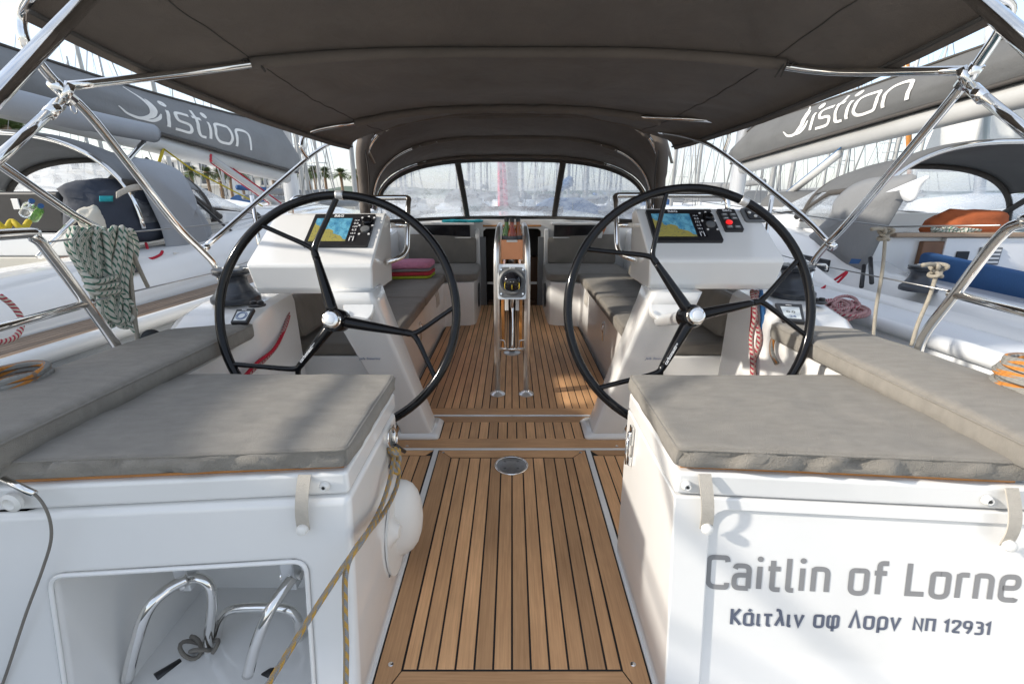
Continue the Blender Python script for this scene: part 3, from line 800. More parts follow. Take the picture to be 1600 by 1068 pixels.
# ================================================================== cushions
cs = cushion('seat_cushion', [(-1.045, .818, .597), (-.345, .868, .597), (-.345, 1.285, .597), (-.972, 1.285, .597)], .05, 'cushion', nu=60, nv=34, wr=.011, seed=1, r=.012, corner=.015, fr=1.6, stitch=True)
tag(cs, 'flat grey helm seat cushion, mostly shaded, over the ladder locker on the port side', 'cushion', 'helm seat cushions')
cs = cushion('seat_cushion', [(.345, .868, .597), (1.045, .815, .597), (.972, 1.285, .597), (.345, 1.285, .597)], .05, 'cushion', nu=60, nv=34, wr=.011, seed=2, r=.012, corner=.015, fr=1.6, stitch=True)
tag(cs, 'flat grey helm seat cushion in sunlight above the lettered locker', 'cushion', 'helm seat cushions')
for s, side in ((-1, 'port'), (1, 'starboard')):
    q = [(s * .995, .785, .637), (s * 1.30, .785, .637), (s * 1.22, 1.60, .637), (s * .925, 1.63, .655)]
    o = cushion('side_cushion', q, .06, 'cushion', nu=30, nv=40, wr=.004, seed=3 + s, r=.022, corner=.02, fr=.4, stitch=True)
    tag(o, 'long narrow grey cushion on the %s coaming beside the helm' % side, 'cushion', 'coaming cushions')
    q = [(s * .60, 2.165, .397), (s * 1.08, 2.165, .397), (s * 1.08, 3.20, .397), (s * .60, 3.20, .397)]
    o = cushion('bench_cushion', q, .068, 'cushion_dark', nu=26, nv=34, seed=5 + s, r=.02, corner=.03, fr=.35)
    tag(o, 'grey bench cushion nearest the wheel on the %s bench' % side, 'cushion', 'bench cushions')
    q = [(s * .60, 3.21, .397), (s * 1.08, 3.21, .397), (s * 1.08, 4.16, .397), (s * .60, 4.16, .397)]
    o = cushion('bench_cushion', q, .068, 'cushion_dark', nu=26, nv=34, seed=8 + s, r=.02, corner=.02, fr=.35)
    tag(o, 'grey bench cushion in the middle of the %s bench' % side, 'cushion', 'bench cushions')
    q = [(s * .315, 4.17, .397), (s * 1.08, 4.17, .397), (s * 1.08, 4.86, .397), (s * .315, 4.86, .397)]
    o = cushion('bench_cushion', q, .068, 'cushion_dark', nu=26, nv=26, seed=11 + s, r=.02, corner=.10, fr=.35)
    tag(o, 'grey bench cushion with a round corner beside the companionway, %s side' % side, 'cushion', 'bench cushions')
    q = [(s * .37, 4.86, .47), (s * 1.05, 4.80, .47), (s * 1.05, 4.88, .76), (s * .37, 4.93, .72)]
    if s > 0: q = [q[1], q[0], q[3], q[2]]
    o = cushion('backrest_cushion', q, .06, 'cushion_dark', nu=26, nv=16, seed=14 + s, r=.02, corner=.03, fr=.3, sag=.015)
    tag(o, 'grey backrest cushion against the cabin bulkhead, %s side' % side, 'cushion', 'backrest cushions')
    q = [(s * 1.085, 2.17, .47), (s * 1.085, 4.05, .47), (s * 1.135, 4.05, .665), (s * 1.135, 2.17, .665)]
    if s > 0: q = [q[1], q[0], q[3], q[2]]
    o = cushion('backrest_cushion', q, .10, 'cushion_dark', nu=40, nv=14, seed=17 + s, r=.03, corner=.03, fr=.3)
    tag(o, 'long grey backrest cushion leaning on the %s coaming' % side, 'cushion', 'backrest cushions')
# ================================================================== steering
AX = V((0, -cp, sp))                                # wheel axis, towards the helmsman
UPW = V((0, sp, cp)); RT = V((1, 0, 0))
def wheel(P_, rimc, hub, forks, rimr, tape, t=1.48):
    k = t / F
    O = px(*rimc, t=t)
    def W(x, y, off=0): return px(x, y, t=t) + AX * off
    ring = [O + (RT * math.cos(a) + UPW * math.sin(a)) * (rimr * k) for a in [2 * math.pi * i / 96 for i in range(96)]]
    T = tube('steering_wheel', ring, .0138, 'black_gloss', P_, 14, closed=True)
    H = W(hub[0], hub[1], 0)
    for i, (fk, ends) in enumerate(forks):
        Fp = W(*fk)
        base = H + (Fp - H).normalized() * .025
        sp_pts = crom([base, H.lerp(Fp, .55), Fp.lerp(H, .12)], 6)
        m_ = len(sp_pts)
        sk = tube('spoke', sp_pts, [.023 - .010 * (q / (m_ - 1)) for q in range(m_)], 'black_gloss', T, 12, flat=.8)
        d1 = (Fp - H).normalized()
        for e in ends:
            E = W(*e); v = E - O; E = O + v.normalized() * (rimr * k)
            p = [Fp - d1 * .036, Fp - d1 * .010, Fp + (E - Fp).normalized() * .024, Fp.lerp(E, .6), E]
            c = crom(p, 5); m_ = len(c)
            tube('spoke_fork', c, [.0123 - .0035 * min(1, q / m_ * 1.6) for q in range(m_)], 'black_gloss', T, 10, flat=.85)
        if i == 2:
            a_ = H.lerp(Fp, .85); b_ = H.lerp(Fp, .30); xd = (b_ - a_).normalized()
            text('spoke_lettering', 'carbonautica', a_ - xd.cross(AX) * -.003 + AX * .0165, xd, AX.cross(xd), .076, 'ink_white', T, .02, .0005)
    lathe('hub', [(.037, -.04), (.037, .010), (.032, .019), (.027, .019)], H, AX, 'black_gloss', T, 36)
    lathe('hub_nut', [(.027, .016), (.029, .021), (.029, .032), (.0265, .035), (.0265, .040), (.024, .045), (.0175, .048), (.016, .048)], H, AX, 'chrome', T, 32)
    lathe('hub_cap', [(.016, .046), (.016, .050), (.0135, .0515), (.0, .0515)], H, AX, 'alloy', T, 24)
    a = math.atan2(-(tape[1] - rimc[1]), tape[0] - rimc[0])
    tp = [O + (RT * math.cos(a + q) + UPW * math.sin(a + q)) * (rimr * k) for q in (-.032, -.016, 0, .016, .032)]
    tube('king_spoke_tape', tp, .0148, 'silver_tape', T, 14)
    lathe('wheel_shaft', [(.022, -.32), (.022, -.03)], H, AX, 'alloy', T, 20)
    return H
def pedestal(s, side):
    T = thing('steering_pedestal', 'white %s steering pedestal with instrument console and large black wheel' % side, 'pedestal', (s * .5, 2.12, 0), 'steering pedestals')
    def sec(cx, cy, wx, wy, z):
        return [(s * (cx) + a, cy + b, z) for a, b in rrect(-wx / 2, -wy / 2, wx / 2, wy / 2, min(wx, wy) * .11, 4)]
    fixn(loft('column', [sec(.468, 2.15, .17, .17, .0), sec(.475, 2.135, .150, .155, .05), sec(.525, 2.03, .165, .155, .30), sec(.605, 1.82, .19, .17, .74), sec(.615, 1.80, .19, .17, .80)], 'gelcoat', T))
    fixn(loft('foot', [sec(.465, 2.15, .215, .20, .001), sec(.465, 2.15, .215, .20, .012), sec(.468, 2.148, .185, .175, .03)], 'gelcoat', T))
    fy = 2.012
    text('maker_lettering', 'Jefa Steering', (-.640 if s < 0 else .555, 1.862, .492), (1, 0, 0), (0, -.47, 1), .092, 'ink_blue', T, .012, .010, shear=.25)
    lathe('bearing_plate', [(.058, -.03), (.058, .003), (.055, .006)], (s * .578, 1.735, .742), AX, 'gelcoat', T, 32)
    for q in range(5):
        a = R(30 + q * 60); lathe('plate_bolt', [(.007, 0), (.007, .004)], V((s * .578, 1.735, .742)) + AX * .008 + (RT * math.cos(a) + UPW * math.sin(a)) * .045, AX, 'alloy', T, 10)
    # console box: side profile swept across
    A, B = (.525, .998) if s < 0 else (.515, 1.022); dz = .0 if s < 0 else .018
    prof = [(1.805, .7765), (1.787, .799), (1.769, .889), (1.778, .9025), (2.02, 1.0645), (2.048, 1.071), (2.097, 1.0555), (2.097, .7765)]
    secs = []
    for x, dx in ((A, 1), (B, -1)):
        secs.append([(s * (x + (.012 * dx if z < .8 else (.016 * dx if (z > 1 and x == B) else 0))), y, z + dz) for y, z in prof])
    c = fixn(loft('console', secs, 'gelcoat', T, smooth=False)); bevel(c, .018, 4, 20)
    # instrument panel plane
    p0, p1 = V((0, 1.778, .9025 + dz)), V((0, 2.02, 1.0645 + dz)); up = (p1 - p0).normalized(); nrm = V((1, 0, 0)).cross(up)
    def pt(x, v): return V((x * .9, 0, 0)) + p0 + up * (v * .9)      # panel drawn in layout units
    L_ = (p1 - p0).length
    ctr_t = 2.1
    if s < 0: x0, x1 = -.898, -.622
    else: x0, x1 = .610, .905
    y0, y1 = .092, .312
    def plate(nm, xa, xb, ya, yb, th, m, par_, r=.006, base=0):
        return ext(nm, [pt(x, y) + nrm * base for x, y in rrect(xa, ya, xb, yb, r, 4)], nrm * th, m, par_)
    D = plate('chartplotter', x0, x1, y0, y1, .012, 'black_plastic', c)
    wd = x1 - x0
    sc = [pt(x, y) + nrm * .0121 for x, y in ((x0 + wd * .06, y0 + .028), (x0 + wd * .64, y0 + .028), (x0 + wd * .64, y1 - .032), (x0 + wd * .06, y1 - .032))]
    o = sheet('chart_screen', sc, 'chart', c, [(0, 0), (1.3, 0), (1.3, 1), (0, 1)], .0006, nrm)
    if s < 0: pass
    text('screen_logo', 'B&G', pt(x0 + wd * .33, y1 - .022) + nrm * .0123, (1, 0, 0), up, .038, 'ink_white', c, .03, .0006)
    sheet('data_bar', [pt(x, y) + nrm * .0121 for x, y in ((x0 + wd * .66, y0 + .028), (x0 + wd * .79, y0 + .028), (x0 + wd * .79, y1 - .032), (x0 + wd * .66, y1 - .032))], 'smoked', c, None, .0006, nrm)
    for q, tx in enumerate(('12.4', '0.0', '123', '6.2', '18.3', '24.8', '11')):
        text('data_lettering', tx, pt(x0 + wd * .69, y1 - .052 - q * .023) + nrm * .0130, (1, 0, 0), up, .018, 'ink_white', c, .015, .0006)
    lathe('rotary_knob', [(.020, 0), (.020, .012), (.016, .016), (0, .016)], pt(x0 + wd * .90, y1 - .062) + nrm * .012, nrm, 'black_gloss', c, 20)
    lathe('knob_ring', [(.018, 0), (.018, .006), (.012, .007)], pt(x0 + wd * .90, y1 - .112) + nrm * .012, nrm, 'grey_plastic', c, 20)
    for qx, qy in ((-.028, -.03), (.026, -.03), (-.03, -.085), (.028, -.085), (-.02, -.145), (.022, -.145), (0, -.022)):
        lathe('key', [(.0045, 0), (.0045, .003)], pt(x0 + wd * .90 + qx, y1 + qy) + nrm * .012, nrm, 'ink_white', c, 8)
    if s > 0:
        k = plate('autopilot_keypad', .935, 1.015, .165, .318, .012, 'black_plastic', c)
        text('keypad_logo', 'B&G', pt(.957, .297) + nrm * .0122, (1, 0, 0), up, .036, 'ink_white', c, .03, .0006)
        for qx, qy, m_ in ((.957, .272, 'ink_white'), (.995, .272, 'ink_white'), (.957, .245, 'ink_white'), (.995, .245, 'ink_white'), (.957, .185, 'ink_white'), (.992, .185, 'ink_white')):
            plate('keypad_button', qx - .013, qx + .013, qy - .008, qy + .008, .003, 'grey_plastic', c, .004, .012)
            sheet('button_mark', [pt(qx + a, qy + b) + nrm * .0152 for a, b in ((-.008, -.0018), (.008, -.0018), (.008, .0018), (-.008, .0018))], m_, c, None, .0004, nrm)
        mat('red_button', (.75, .02, .02), .4, var=0, em=.4)
        lathe('standby_button', [(.013, 0), (.013, .005), (.008, .007), (0, .007)], pt(.962, .216) + nrm * .012, nrm, 'red_button', c, 18)
        plate('thruster_panel', 1.045, 1.14, .232, .330, .008, 'grey_plastic', c, .014)
        plate('thruster_pad', 1.062, 1.123, .245, .318, .004, 'black_plastic', c, .008, .0082)
        for qx, qy in ((1.074, .288), (1.113, .288), (1.094, .262), (1.094, .305)):
            lathe('thruster_key', [(.007, 0), (.007, .003), (.005, .004)], pt(qx, qy) + nrm * .012, nrm, 'white_plastic', c, 12)
    # tubular grab rail round the inboard end
    xi_ = s * .575
    if s < 0: pts = [(-.955, 2.098, 1.05), (-.955, 2.125, 1.132), (-.45, 2.16, 1.132), (-.45, 2.125, 1.105), (-.45, 2.035, .898), (-.52, 1.96, .876)]
    else: pts = [(.93, 2.098, 1.06), (.93, 2.125, 1.142), (.45, 2.16, 1.142), (.45, 2.125, 1.115), (.45, 2.035, .905), (.52, 1.96, .885)]
    gr = tube('grab_rail', fillet(pts, .055), .0115, 'chrome', T, 12)
    tube('rail_bracket', [(s * .52, 2.07, 1.02), (s * .455, 2.085, 1.02)], .011, 'chrome', gr, 10)
    return T
PL_ = pedestal(-1, 'port'); PR_ = pedestal(1, 'starboard')
wheel(PL_, (528, 490), (524, 500), [((490, 388), [(402, 346), (528, 305)]), ((648, 522), [(709, 478), (692, 600)]), ((464, 577), [(368, 565), (482, 670)])], 185, (531, 306))
wheel(PR_, (1077, 484), (1081, 494), [((1018, 400), [(925, 396), (1043, 300)]), ((1190, 470), [(1250, 403), (1252, 524)]), ((1030, 582), [(930, 608), (1052, 675)])], 190, (1166, 307))


# ================================================================== compass pedestal and folded table
T = thing('compass_table', 'folded teak cockpit table on steel tubes with a compass at its after end', 'table', (0, 2.9, 0))
for s in (-1, 1):
    x = s * .086
    leg = tube('leg', fillet([(x, 2.60, .002), (x, 2.60, .80), (x * .95, 2.64, .90), (x * .9, 2.80, .955), (x * .9, 3.2, .955), (x * .9, 3.2, .6)], .05), .0165, 'steel', T, 14)
    lathe('flange', [(.045, 0), (.045, .006), (.032, .016), (.020, .024), (.0175, .03)], (x, 2.60, .0), (0, 0, 1), 'steel', leg, 24)
    box('table_leaf', (s * .052 - .009, 2.66, .27), (s * .052 + .009, 3.55, .72), 'varnish', T, .004)
    tube('leaf_stop', fillet([(s * .08, 2.60, .34), (s * .045, 2.60, .34), (s * .04, 2.60, .295), (s * .03, 2.60, .29)], .01), .004, 'chrome', T, 8)
    box('leaf_bracket', (s * .031 - .011, 2.66, .50), (s * .031 + .011, 2.70, .66), 'white_plastic', T, .004)
tube('cross_bar', [(-.075, 2.60, .285), (.075, 2.60, .285)], .009, 'chrome', T, 12)
tube('prop', crom([(0, 2.60, .29), (.004, 2.63, .42), (.0, 2.70, .62)]), .0085, 'chrome', T, 10)
tube('after_leg', [(0, 3.36, .02), (0, 3.36, .70)], .024, 'grey_plastic', T, 18)
lathe('leg_foot', [(.062, 0), (.062, .01), (.045, .018)], (0, 3.36, 0), (0, 0, 1), 'alloy', T, 24)
tube('hinge_chain', [(0, 2.66, .64), (.003, 2.655, .58), (-.002, 2.655, .52)], .010, 'chrome', T, 6)
# compass housing tilted up to the helm
ca = R(12); cu_ = V((0, math.sin(ca), math.cos(ca))); cn = V((0, -math.cos(ca), math.sin(ca))); cc = V((0, 2.575, .685))
def cpt(x, y): return cc + RT * x + cu_ * y
hs = ext('compass_box', [cpt(x, y) - cn * .06 for x, y in rrect(-.078, -.098, .078, .098, .006, 3)], cn * .06, 'alloy', T, .004)
ext('compass_plate', [cpt(x, y) for x, y in rrect(-.074, -.088, .074, .080, .03, 5)], cn * .007, 'grey_plastic', hs, .003)
lathe('compass_bezel', [(.070, 0), (.076, .010), (.066, .016), (.056, .012), (.056, .004), (0.03, .002)], cc, cn, 'grey_plastic', hs, 36)
for sx_, sy_ in ((-1, -1), (-1, 1), (1, -1), (1, 1)):
    lathe('bezel_screw', [(.005, 0), (.005, .004)], cpt(sx_ * .06, sy_ * .066) + cn * .0065, cn, 'chrome', hs, 10)
mat('compass_card', (.03, .03, .03), .3, var=0)
lathe('compass_dome', [(.054, 0), (.052, .012), (.044, .026), (.030, .036), (.014, .041), (.0, .042)], cc, cn, 'smoked', hs, 32)
lathe('compass_card', [(.045, .018), (.0455, .024), (.03, .034), (0.02, .036)], cc - cu_ * .008, (cn * .4 + V((0, 0, 1))).normalized(), 'compass_card', hs, 32)
for a in range(-50, 51, 20):
    q = cc - cu_ * .006 + (RT * math.sin(R(a)) * .044 + cn * math.cos(R(a)) * .046)
    box('card_mark', (q.x - .002, q.y - .001, q.z - .006), (q.x + .002, q.y + .001, q.z + .006), 'ink_white', hs)
for x in (-.034, .0, .034):
    tube('lubber_line', [cc + RT * (x + (.006 * x / .034 if x else 0) * math.cos(q)) + cn * (.020 + .024 * math.cos(q)) + cu_ * (-.042 + (.046) * (math.sin(q) + 1) * .5 - .004) for q in [R(-60), R(-20), R(20), R(60)]], .0016, 'yellow_sticker', hs, 6)
text('compass_lettering', 'SILVA', cpt(-.016, .070) + cn * .012, (1, 0, 0), cu_, .032, 'ink_white', hs, .02, .001)
# copper bucket with bottles on the table top
cb = thing('bottle_crate', 'copper coloured bottle tray standing over the compass', 'tray', (0, 2.68, .80))
for a, b in (((-.060, 2.625, .80), (.060, 2.635, .908)), ((-.060, 2.745, .80), (.060, 2.755, .908)), ((-.060, 2.636, .80), (-.052, 2.744, .908)), ((.052, 2.636, .80), (.060, 2.744, .908)), ((-.051, 2.636, .80), (.051, 2.744, .808))):
    box('side' if b[2] > .9 else 'base', a, b, 'copper', cb, .002)
box('handle', (-.030, 2.617, .895), (.030, 2.624, .907), 'white_plastic', cb, .003)
for x, y, m_, cap, lab in ((-.030, 2.69, 'bottle_green', 'black_plastic', 'small bottle of green liquid with a black cap in the copper tray'), (.0, 2.668, 'bottle_red', 'black_plastic', 'small bottle of red liquid with a black cap in the copper tray'),
                     (.034, 2.695, 'bottle_amber', 'black_plastic', 'small bottle of amber liquid with a dark cap in the copper tray')):
    b = thing('bottle', lab, 'bottle', (x, y, .808), 'bottles in the copper tray')
    lathe('glass', [(.024, 0), (.026, .01), (.026, .115), (.022, .14), (.012, .165), (.011, .19)], (x, y, .809), (0, 0, 1), m_, b, 20)
    lathe('cap', [(.013, 0), (.013, .022), (.011, .025)], (x, y, .999), (0, 0, 1), cap, b, 16)
    lathe('paper_label', [(.0265, 0), (.0265, .04)], (x, y, .885), (0, 0, 1), 'label_paper', b, 20)

# ================================================================== winches and deck gear of our boat
def winch(P, r, label, group='sheet winches', k=.68):
    P = V(P); T = thing('winch', label, 'winch', P, group)
    lathe('base', [(a_, h_ * k) for a_, h_ in [(r * 1.0, 0), (r * 1.02, .012), (r, .03), (r * .86, .045), (r * .82, .055)]], P, (0, 0, 1), 'winch_black', T, 32)
    lathe('drum', [(a_, h_ * k) for a_, h_ in [(r * .80, .055), (r * .72, .075), (r * .58, .10), (r * .56, .135), (r * .66, .155), (r * .74, .160)]], P, (0, 0, 1), 'winch_black', T, 32)
    lathe('jaw', [(a_, h_ * k) for a_, h_ in [(r * .76, .161), (r * .78, .168), (r * .70, .172), (r * .70, .177), (r * .78, .181), (r * .76, .190), (r * .35, .194), (r * .14, .194)]], P, (0, 0, 1), 'winch_black', T, 32)
    lathe('cap', [(a_, h_ * k) for a_, h_ in [(r * .34, .194), (r * .34, .200), (r * .16, .200), (r * .13, .190)]], P, (0, 0, 1), 'alloy', T, 20)
    tube('feeder_arm', fillet([P + V((r * .7, -.02, .195 * k)), P + V((r * 1.15, -.03, .198 * k)), P + V((r * 1.2, -.03, .165 * k))], .01), .005, 'chrome', T, 8)
    return T
winch(px(370, 470, Z=.742), .088, 'dark grey winch on the port coaming behind the steering wheel')
winch(px(1236, 462, Z=.742), .088, 'dark grey winch on the starboard coaming beside the console')
def deck_display(c4, mt, nm, label, val=None):
    P = [px(x, y, Z=z) for x, y, z in c4]
    n_ = (P[1] - P[0]).cross(P[3] - P[0]).normalized()
    if n_.z < 0: n_ = -n_
    T = tag(ext('instrument_display', P, n_ * .014, 'black_plastic', None, .003), label, 'display', 'coaming instrument displays')
    c = sum(P, V()) / 4
    def q(u, v): return P[0] * (1 - u) * (1 - v) + P[1] * u * (1 - v) + P[2] * u * v + P[3] * (1 - u) * v
    sheet('screen', [q(u, v) + n_ * .0142 for u, v in ((.14, .12), (.86, .12), (.86, .78), (.14, .78))], 'lcd', T, None, .0008, n_)
    xd = (P[1] - P[0]).normalized(); yd = (P[3] - P[0]).normalized()
    text('screen_logo', 'B&G', q(.36, .84) + n_ * .0150, xd, yd, (P[1] - P[0]).length * .28, 'ink_white', T, .03, .0012)
    if val: 
        text('reading', val, q(.3, .42) + n_ * .0155, xd, yd, (P[1] - P[0]).length * .4, 'ink_black', T, .01, .0012)
        text('second_reading', '24', q(.36, .17) + n_ * .0155, xd, yd, (P[1] - P[0]).length * .3, 'ink_blue', T, .01, .0012)
    else:
        for rr in (.30, .22):
            e = [q(.5 + rr * math.cos(a), .45 + rr * math.sin(a) * .9) + n_ * .0158 for a in [2 * math.pi * k / 24 for k in range(24)]]
            tube('dial_ring', e, .0014, 'ink_blue', T, 5, closed=True)
deck_display([(362, 508, .71), (388, 508, .71), (400, 486, .742), (372, 487, .742)], 0, '', 'small round-dial instrument display on the port coaming')
deck_display([(1222, 505, .71), (1257, 508, .71), (1252, 480, .742), (1210, 478, .742)], 0, '', 'small instrument display reading 0.0 on the starboard coaming', '0.0')
# ================================================================== bimini
BM = thing('bimini', 'dark grey canvas bimini on steel hoops over the cockpit', 'bimini', (0, 2.4, .75))
ST = [  # v, half width, edge y, edge z, crown y, crown z
    (0.0, 1.275, 1.43, 1.625, 1.22, 1.90), (.22, 1.235, 1.60, 1.585, 1.65, 1.80), (.40, 1.20, 1.80, 1.548, 2.20, 1.722),
    (.60, 1.20, 2.45, 1.515, 2.72, 1.678), (.80, 1.19, 3.05, 1.500, 3.20, 1.672), (.90, 1.15, 3.25, 1.485, 3.42, 1.682), (1.0, 1.10, 3.42, 1.475, 3.64, 1.695)]
def bim(u, v, dz=0):
    for a, b in zip(ST[:-1], ST[1:]):
        if v <= b[0] + 1e-9:
            t = (v - a[0]) / (b[0] - a[0]); break
    hw, ye, ze, yc_, zc = [p + (q - p) * t for p, q in zip(a[1:], b[1:])]
    k = 1 - abs(u) ** 2.6
    return V((hw * u, ye + (yc_ - ye) * (1 - abs(u) ** 2.2), ze + (zc - ze) * k + dz))
def bimf(a, b):
    u, v = a * 2 - 1, b
    p = bim(u, v)
    hoopd = min(abs(v - .0), abs(v - .40), abs(v - .80)) / .2
    sagv = -.012 * min(1, hoopd) * (1 - u * u)
    wv = noise.noise(V((p.x * 2.2 + 5, p.y * 1.3, 0))) * .020 + noise.noise(V((p.x * 6, p.y * 3, 3))) * .008
    k_ = min(1, hoopd * 2) * (.35 + .65 * (1 - abs(u) ** 3))
    # diagonal tension folds running into the hoop ends
    fold = .009 * math.sin((p.x * .8 + abs(p.y - 2.0) * 1.4) * 26) * max(0, abs(u) - .55) * 2 * min(1, hoopd)
    e = max(0, abs(u) - .965) / .035
    return p + V((0, 0, sagv + (wv * k_ + fold) * (1 - abs(u) ** 8) - .045 * e ** 1.5))
surf('canopy', bimf, 90, 80, .004, 'canopy', BM)
# seams stitched along the canvas
for uu in (-.80, .80):
    tube('seam', [bimf(.5 + uu / 2, v / 60) - V((0, 0, .003)) for v in range(61)], .0022, 'canopy_edge', BM, 5)
for s in (-1, 1):
    tube('edge_hem', [bim(s * .985, v / 40, -.034) for v in range(41)], .010, 'canopy_edge', BM, 6, flat=.6)
# hoops
def hoop_pts(v, dz, n=40, u0=-1, u1=1): return [bim(u0 + (u1 - u0) * i / n, v, dz) for i in range(n + 1)]
JL, JR = px(97, 142, X=-1.30), px(1515, 118, X=1.30)
h = hoop_pts(.40, -.022, 30, -.93, .93)
mid = crom([JL + V((.02, .0, .012))] + h[::3] + [JR + V((-.02, 0, .012))], 6)
tube('hoop', mid, .0125, 'chrome', BM, 12)
tube('hoop_sleeve', hoop_pts(.40, -.022, 40, -.80, .83), .021, 'canopy', BM, 10)
aL = [px(35, 20, X=-1.29), px(38, 62, X=-1.30), px(62, 100, X=-1.30), px(97, 140, X=-1.30), px(150, 192, X=-1.30), px(270, 345, X=-1.31), px(312, 388, X=-1.32), px(334, 412, X=-1.32), px(345, 440, X=-1.30)]
aL.append(V((aL[-1].x, aL[-1].y + .02, .742)))
aR = [px(1578, 10, X=1.29), px(1562, 48, X=1.30), px(1540, 82, X=1.30), px(1515, 118, X=1.30), px(1470, 176, X=1.30), px(1330, 342, X=1.31), px(1287, 388, X=1.32), px(1270, 412, X=1.32), px(1263, 440, X=1.30)]
aR.append(V((aR[-1].x, aR[-1].y + .02, .742)))
hh = hoop_pts(0.0, -.02, 30, -.94, .94)
tube('hoop', crom(list(reversed(aL)) + hh[::3] + aR, 5), .0135, 'chrome', BM, 12)
for s, J, A in ((-1, JL, aL), (1, JR, aR)):
    dr = (A[4] - A[3]).normalized()
    tube('hoop_joint', [J - dr * .03, J + dr * .035], .0185, 'chrome', BM, 12)
    tube('joint_knuckle', [J + V((0, -.006, -.035)), J + V((-s * .03, .0, .02))], .013, 'chrome', BM, 10)
    # short strut down and aft
    e = px(-60, 300, X=-1.28) if s < 0 else px(1680, 268, X=1.28)
    stt = tube('strut', [J + V((0, -.012, -.03)), e], .0135, 'chrome', BM, 12)
    dd = (e - J).normalized()
    tube('strut_collar', [J + V((0, -.012, -.03)) + dd * .01, J + V((0, -.012, -.03)) + dd * .07], .0165, 'chrome', stt, 12)
    tube('split_ring', [J + V((-s * .004, .02, -.045)) + V((0, .010 * math.cos(a), .012 * math.sin(a))) for a in [2 * math.pi * k / 12 for k in range(12)]], .0016, 'chrome', stt, 5, closed=True)
    # heavy after strut from the hoop down to the stern
    if s < 0: p1, p2 = px(0, 142, t=.80), px(130, 5, t=1.0)
    else: p1, p2 = px(1600, 62, t=.80), px(1530, 0, t=.95)
    dd = (p2 - p1).normalized()
    tube('backstay_strut', [p1 - dd * 1.0, p2 + dd * .40], .0155, 'chrome', BM, 16)
# front legs
fl = [px(323, 384, X=-1.32), px(430, 290, X=-1.26), px(500, 233, X=-1.2), px(540, 216, X=-1.12), px(592, 207, X=-.98)]
fr_ = [px(1296, 380, X=1.32), px(1245, 330, X=1.28), px(1129, 239, X=1.2), px(1083, 217, X=1.12), px(1030, 206, X=-(-.98))]
for s, q in ((-1, fl), (1, fr_)):
    tube('front_leg', crom(q, 6), .0115, 'chrome', BM, 12)
    tube('leg_clevis', [q[0], q[0] + (q[0] - q[1]).normalized() * .03], .017, 'chrome', BM, 10)
fhL = [px(480, 247, X=-1.215), px(470, 230, X=-1.22), px(480, 208, X=-1.19), px(528, 196, X=-1.03)]
fhR = [px(1132, 238, X=1.215), px(1139, 210, X=1.22), px(1125, 192, X=1.17), px(1076, 186, X=1.0)]
fh = hoop_pts(.80, -.022, 20, -.80, .80)
tube('hoop', crom(fhL + fh[::3] + list(reversed(fhR)), 6), .0115, 'chrome', BM, 12)
def wav(v, u0, u1, r, ph, nm='hoop_sleeve', drop=.024):
    n_ = 60; P = hoop_pts(v, -drop, n_, u0, u1)
    return tube(nm, P, [r * (1 + .22 * math.sin(i * 1.1 + ph) * math.sin(i * .31)) for i in range(n_ + 1)], 'canopy', BM, 10)
wav(.80, -.80, .76, .024, 1)
wav(1.0, -.86, .86, .016, 2, 'zip_hem', .004)
# ties where the sleeve ends
for uu in (-.80, .84):
    c = bim(uu, .40, -.022)
    for k in range(5):
        a = random.uniform(0, 6.28); e = c + V((math.cos(a) * .05, math.sin(a) * .02, -.01 - .03 * random.random()))
        tube('tie', crom([c, c.lerp(e, .5) + V((0, 0, .02)), e]), .003, 'canopy_edge', BM, 5)

# ================================================================== sprayhood
SH = thing('sprayhood', 'dark grey canvas sprayhood with clear windows over the companionway', 'sprayhood', (0, 4.3, .88))
BW = [(0, 3.66, 1.11, 1.69), (.5, 4.18, 1.21, 1.60), (1, 4.60, 1.30, 1.482)]
ZB = .90
def bow(th, v, dz=0, sc=1.0):
    for a, b in zip(BW[:-1], BW[1:]):
        if v <= b[0] + 1e-9: t = (v - a[0]) / (b[0] - a[0]); break
    y, hw, zc = [p + (q - p) * t for p, q in zip(a[1:], b[1:])]
    c, s_ = math.cos(th), math.sin(th); e = 2 / (4.6 - 3.0 * v if v < .5 else 3.1 - .4 * (v - .5))
    return V((-hw * sc * math.copysign(abs(c) ** e, c), y, ZB + (zc - ZB) * sc * abs(s_) ** e + dz))
T0, T1 = R(4), R(176)
def shf(a, b):
    th = T0 + (T1 - T0) * a; p = bow(th, b)
    k = math.sin(math.pi * ((b * 2) % 1)); c = V((0, 4.1, 1.0)) - p
    return p + c.normalized() * (.022 * k + .006 * noise.noise(p * 6))
surf('canvas', shf, 70, 28, .004, 'canopy', SH)
for v, lo, hi, r_ in ((0, .22, .80, .020), (.5, .30, .72, .016), (1, .30, .70, .016)):
    pts = [bow(T0 + (T1 - T0) * i / 60, v, -.004, .985) for i in range(61)]
    tube('bow', pts, .0115, 'chrome', SH, 10)
    P = [bow(T0 + (T1 - T0) * (lo + (hi - lo) * i / 60), v, -.004, .985) for i in range(61)]
    tube('bow_sleeve', P, [r_ * (1 + .3 * math.sin(i * 1.3) * math.sin(i * .4)) for i in range(61)], 'canopy', SH, 8)
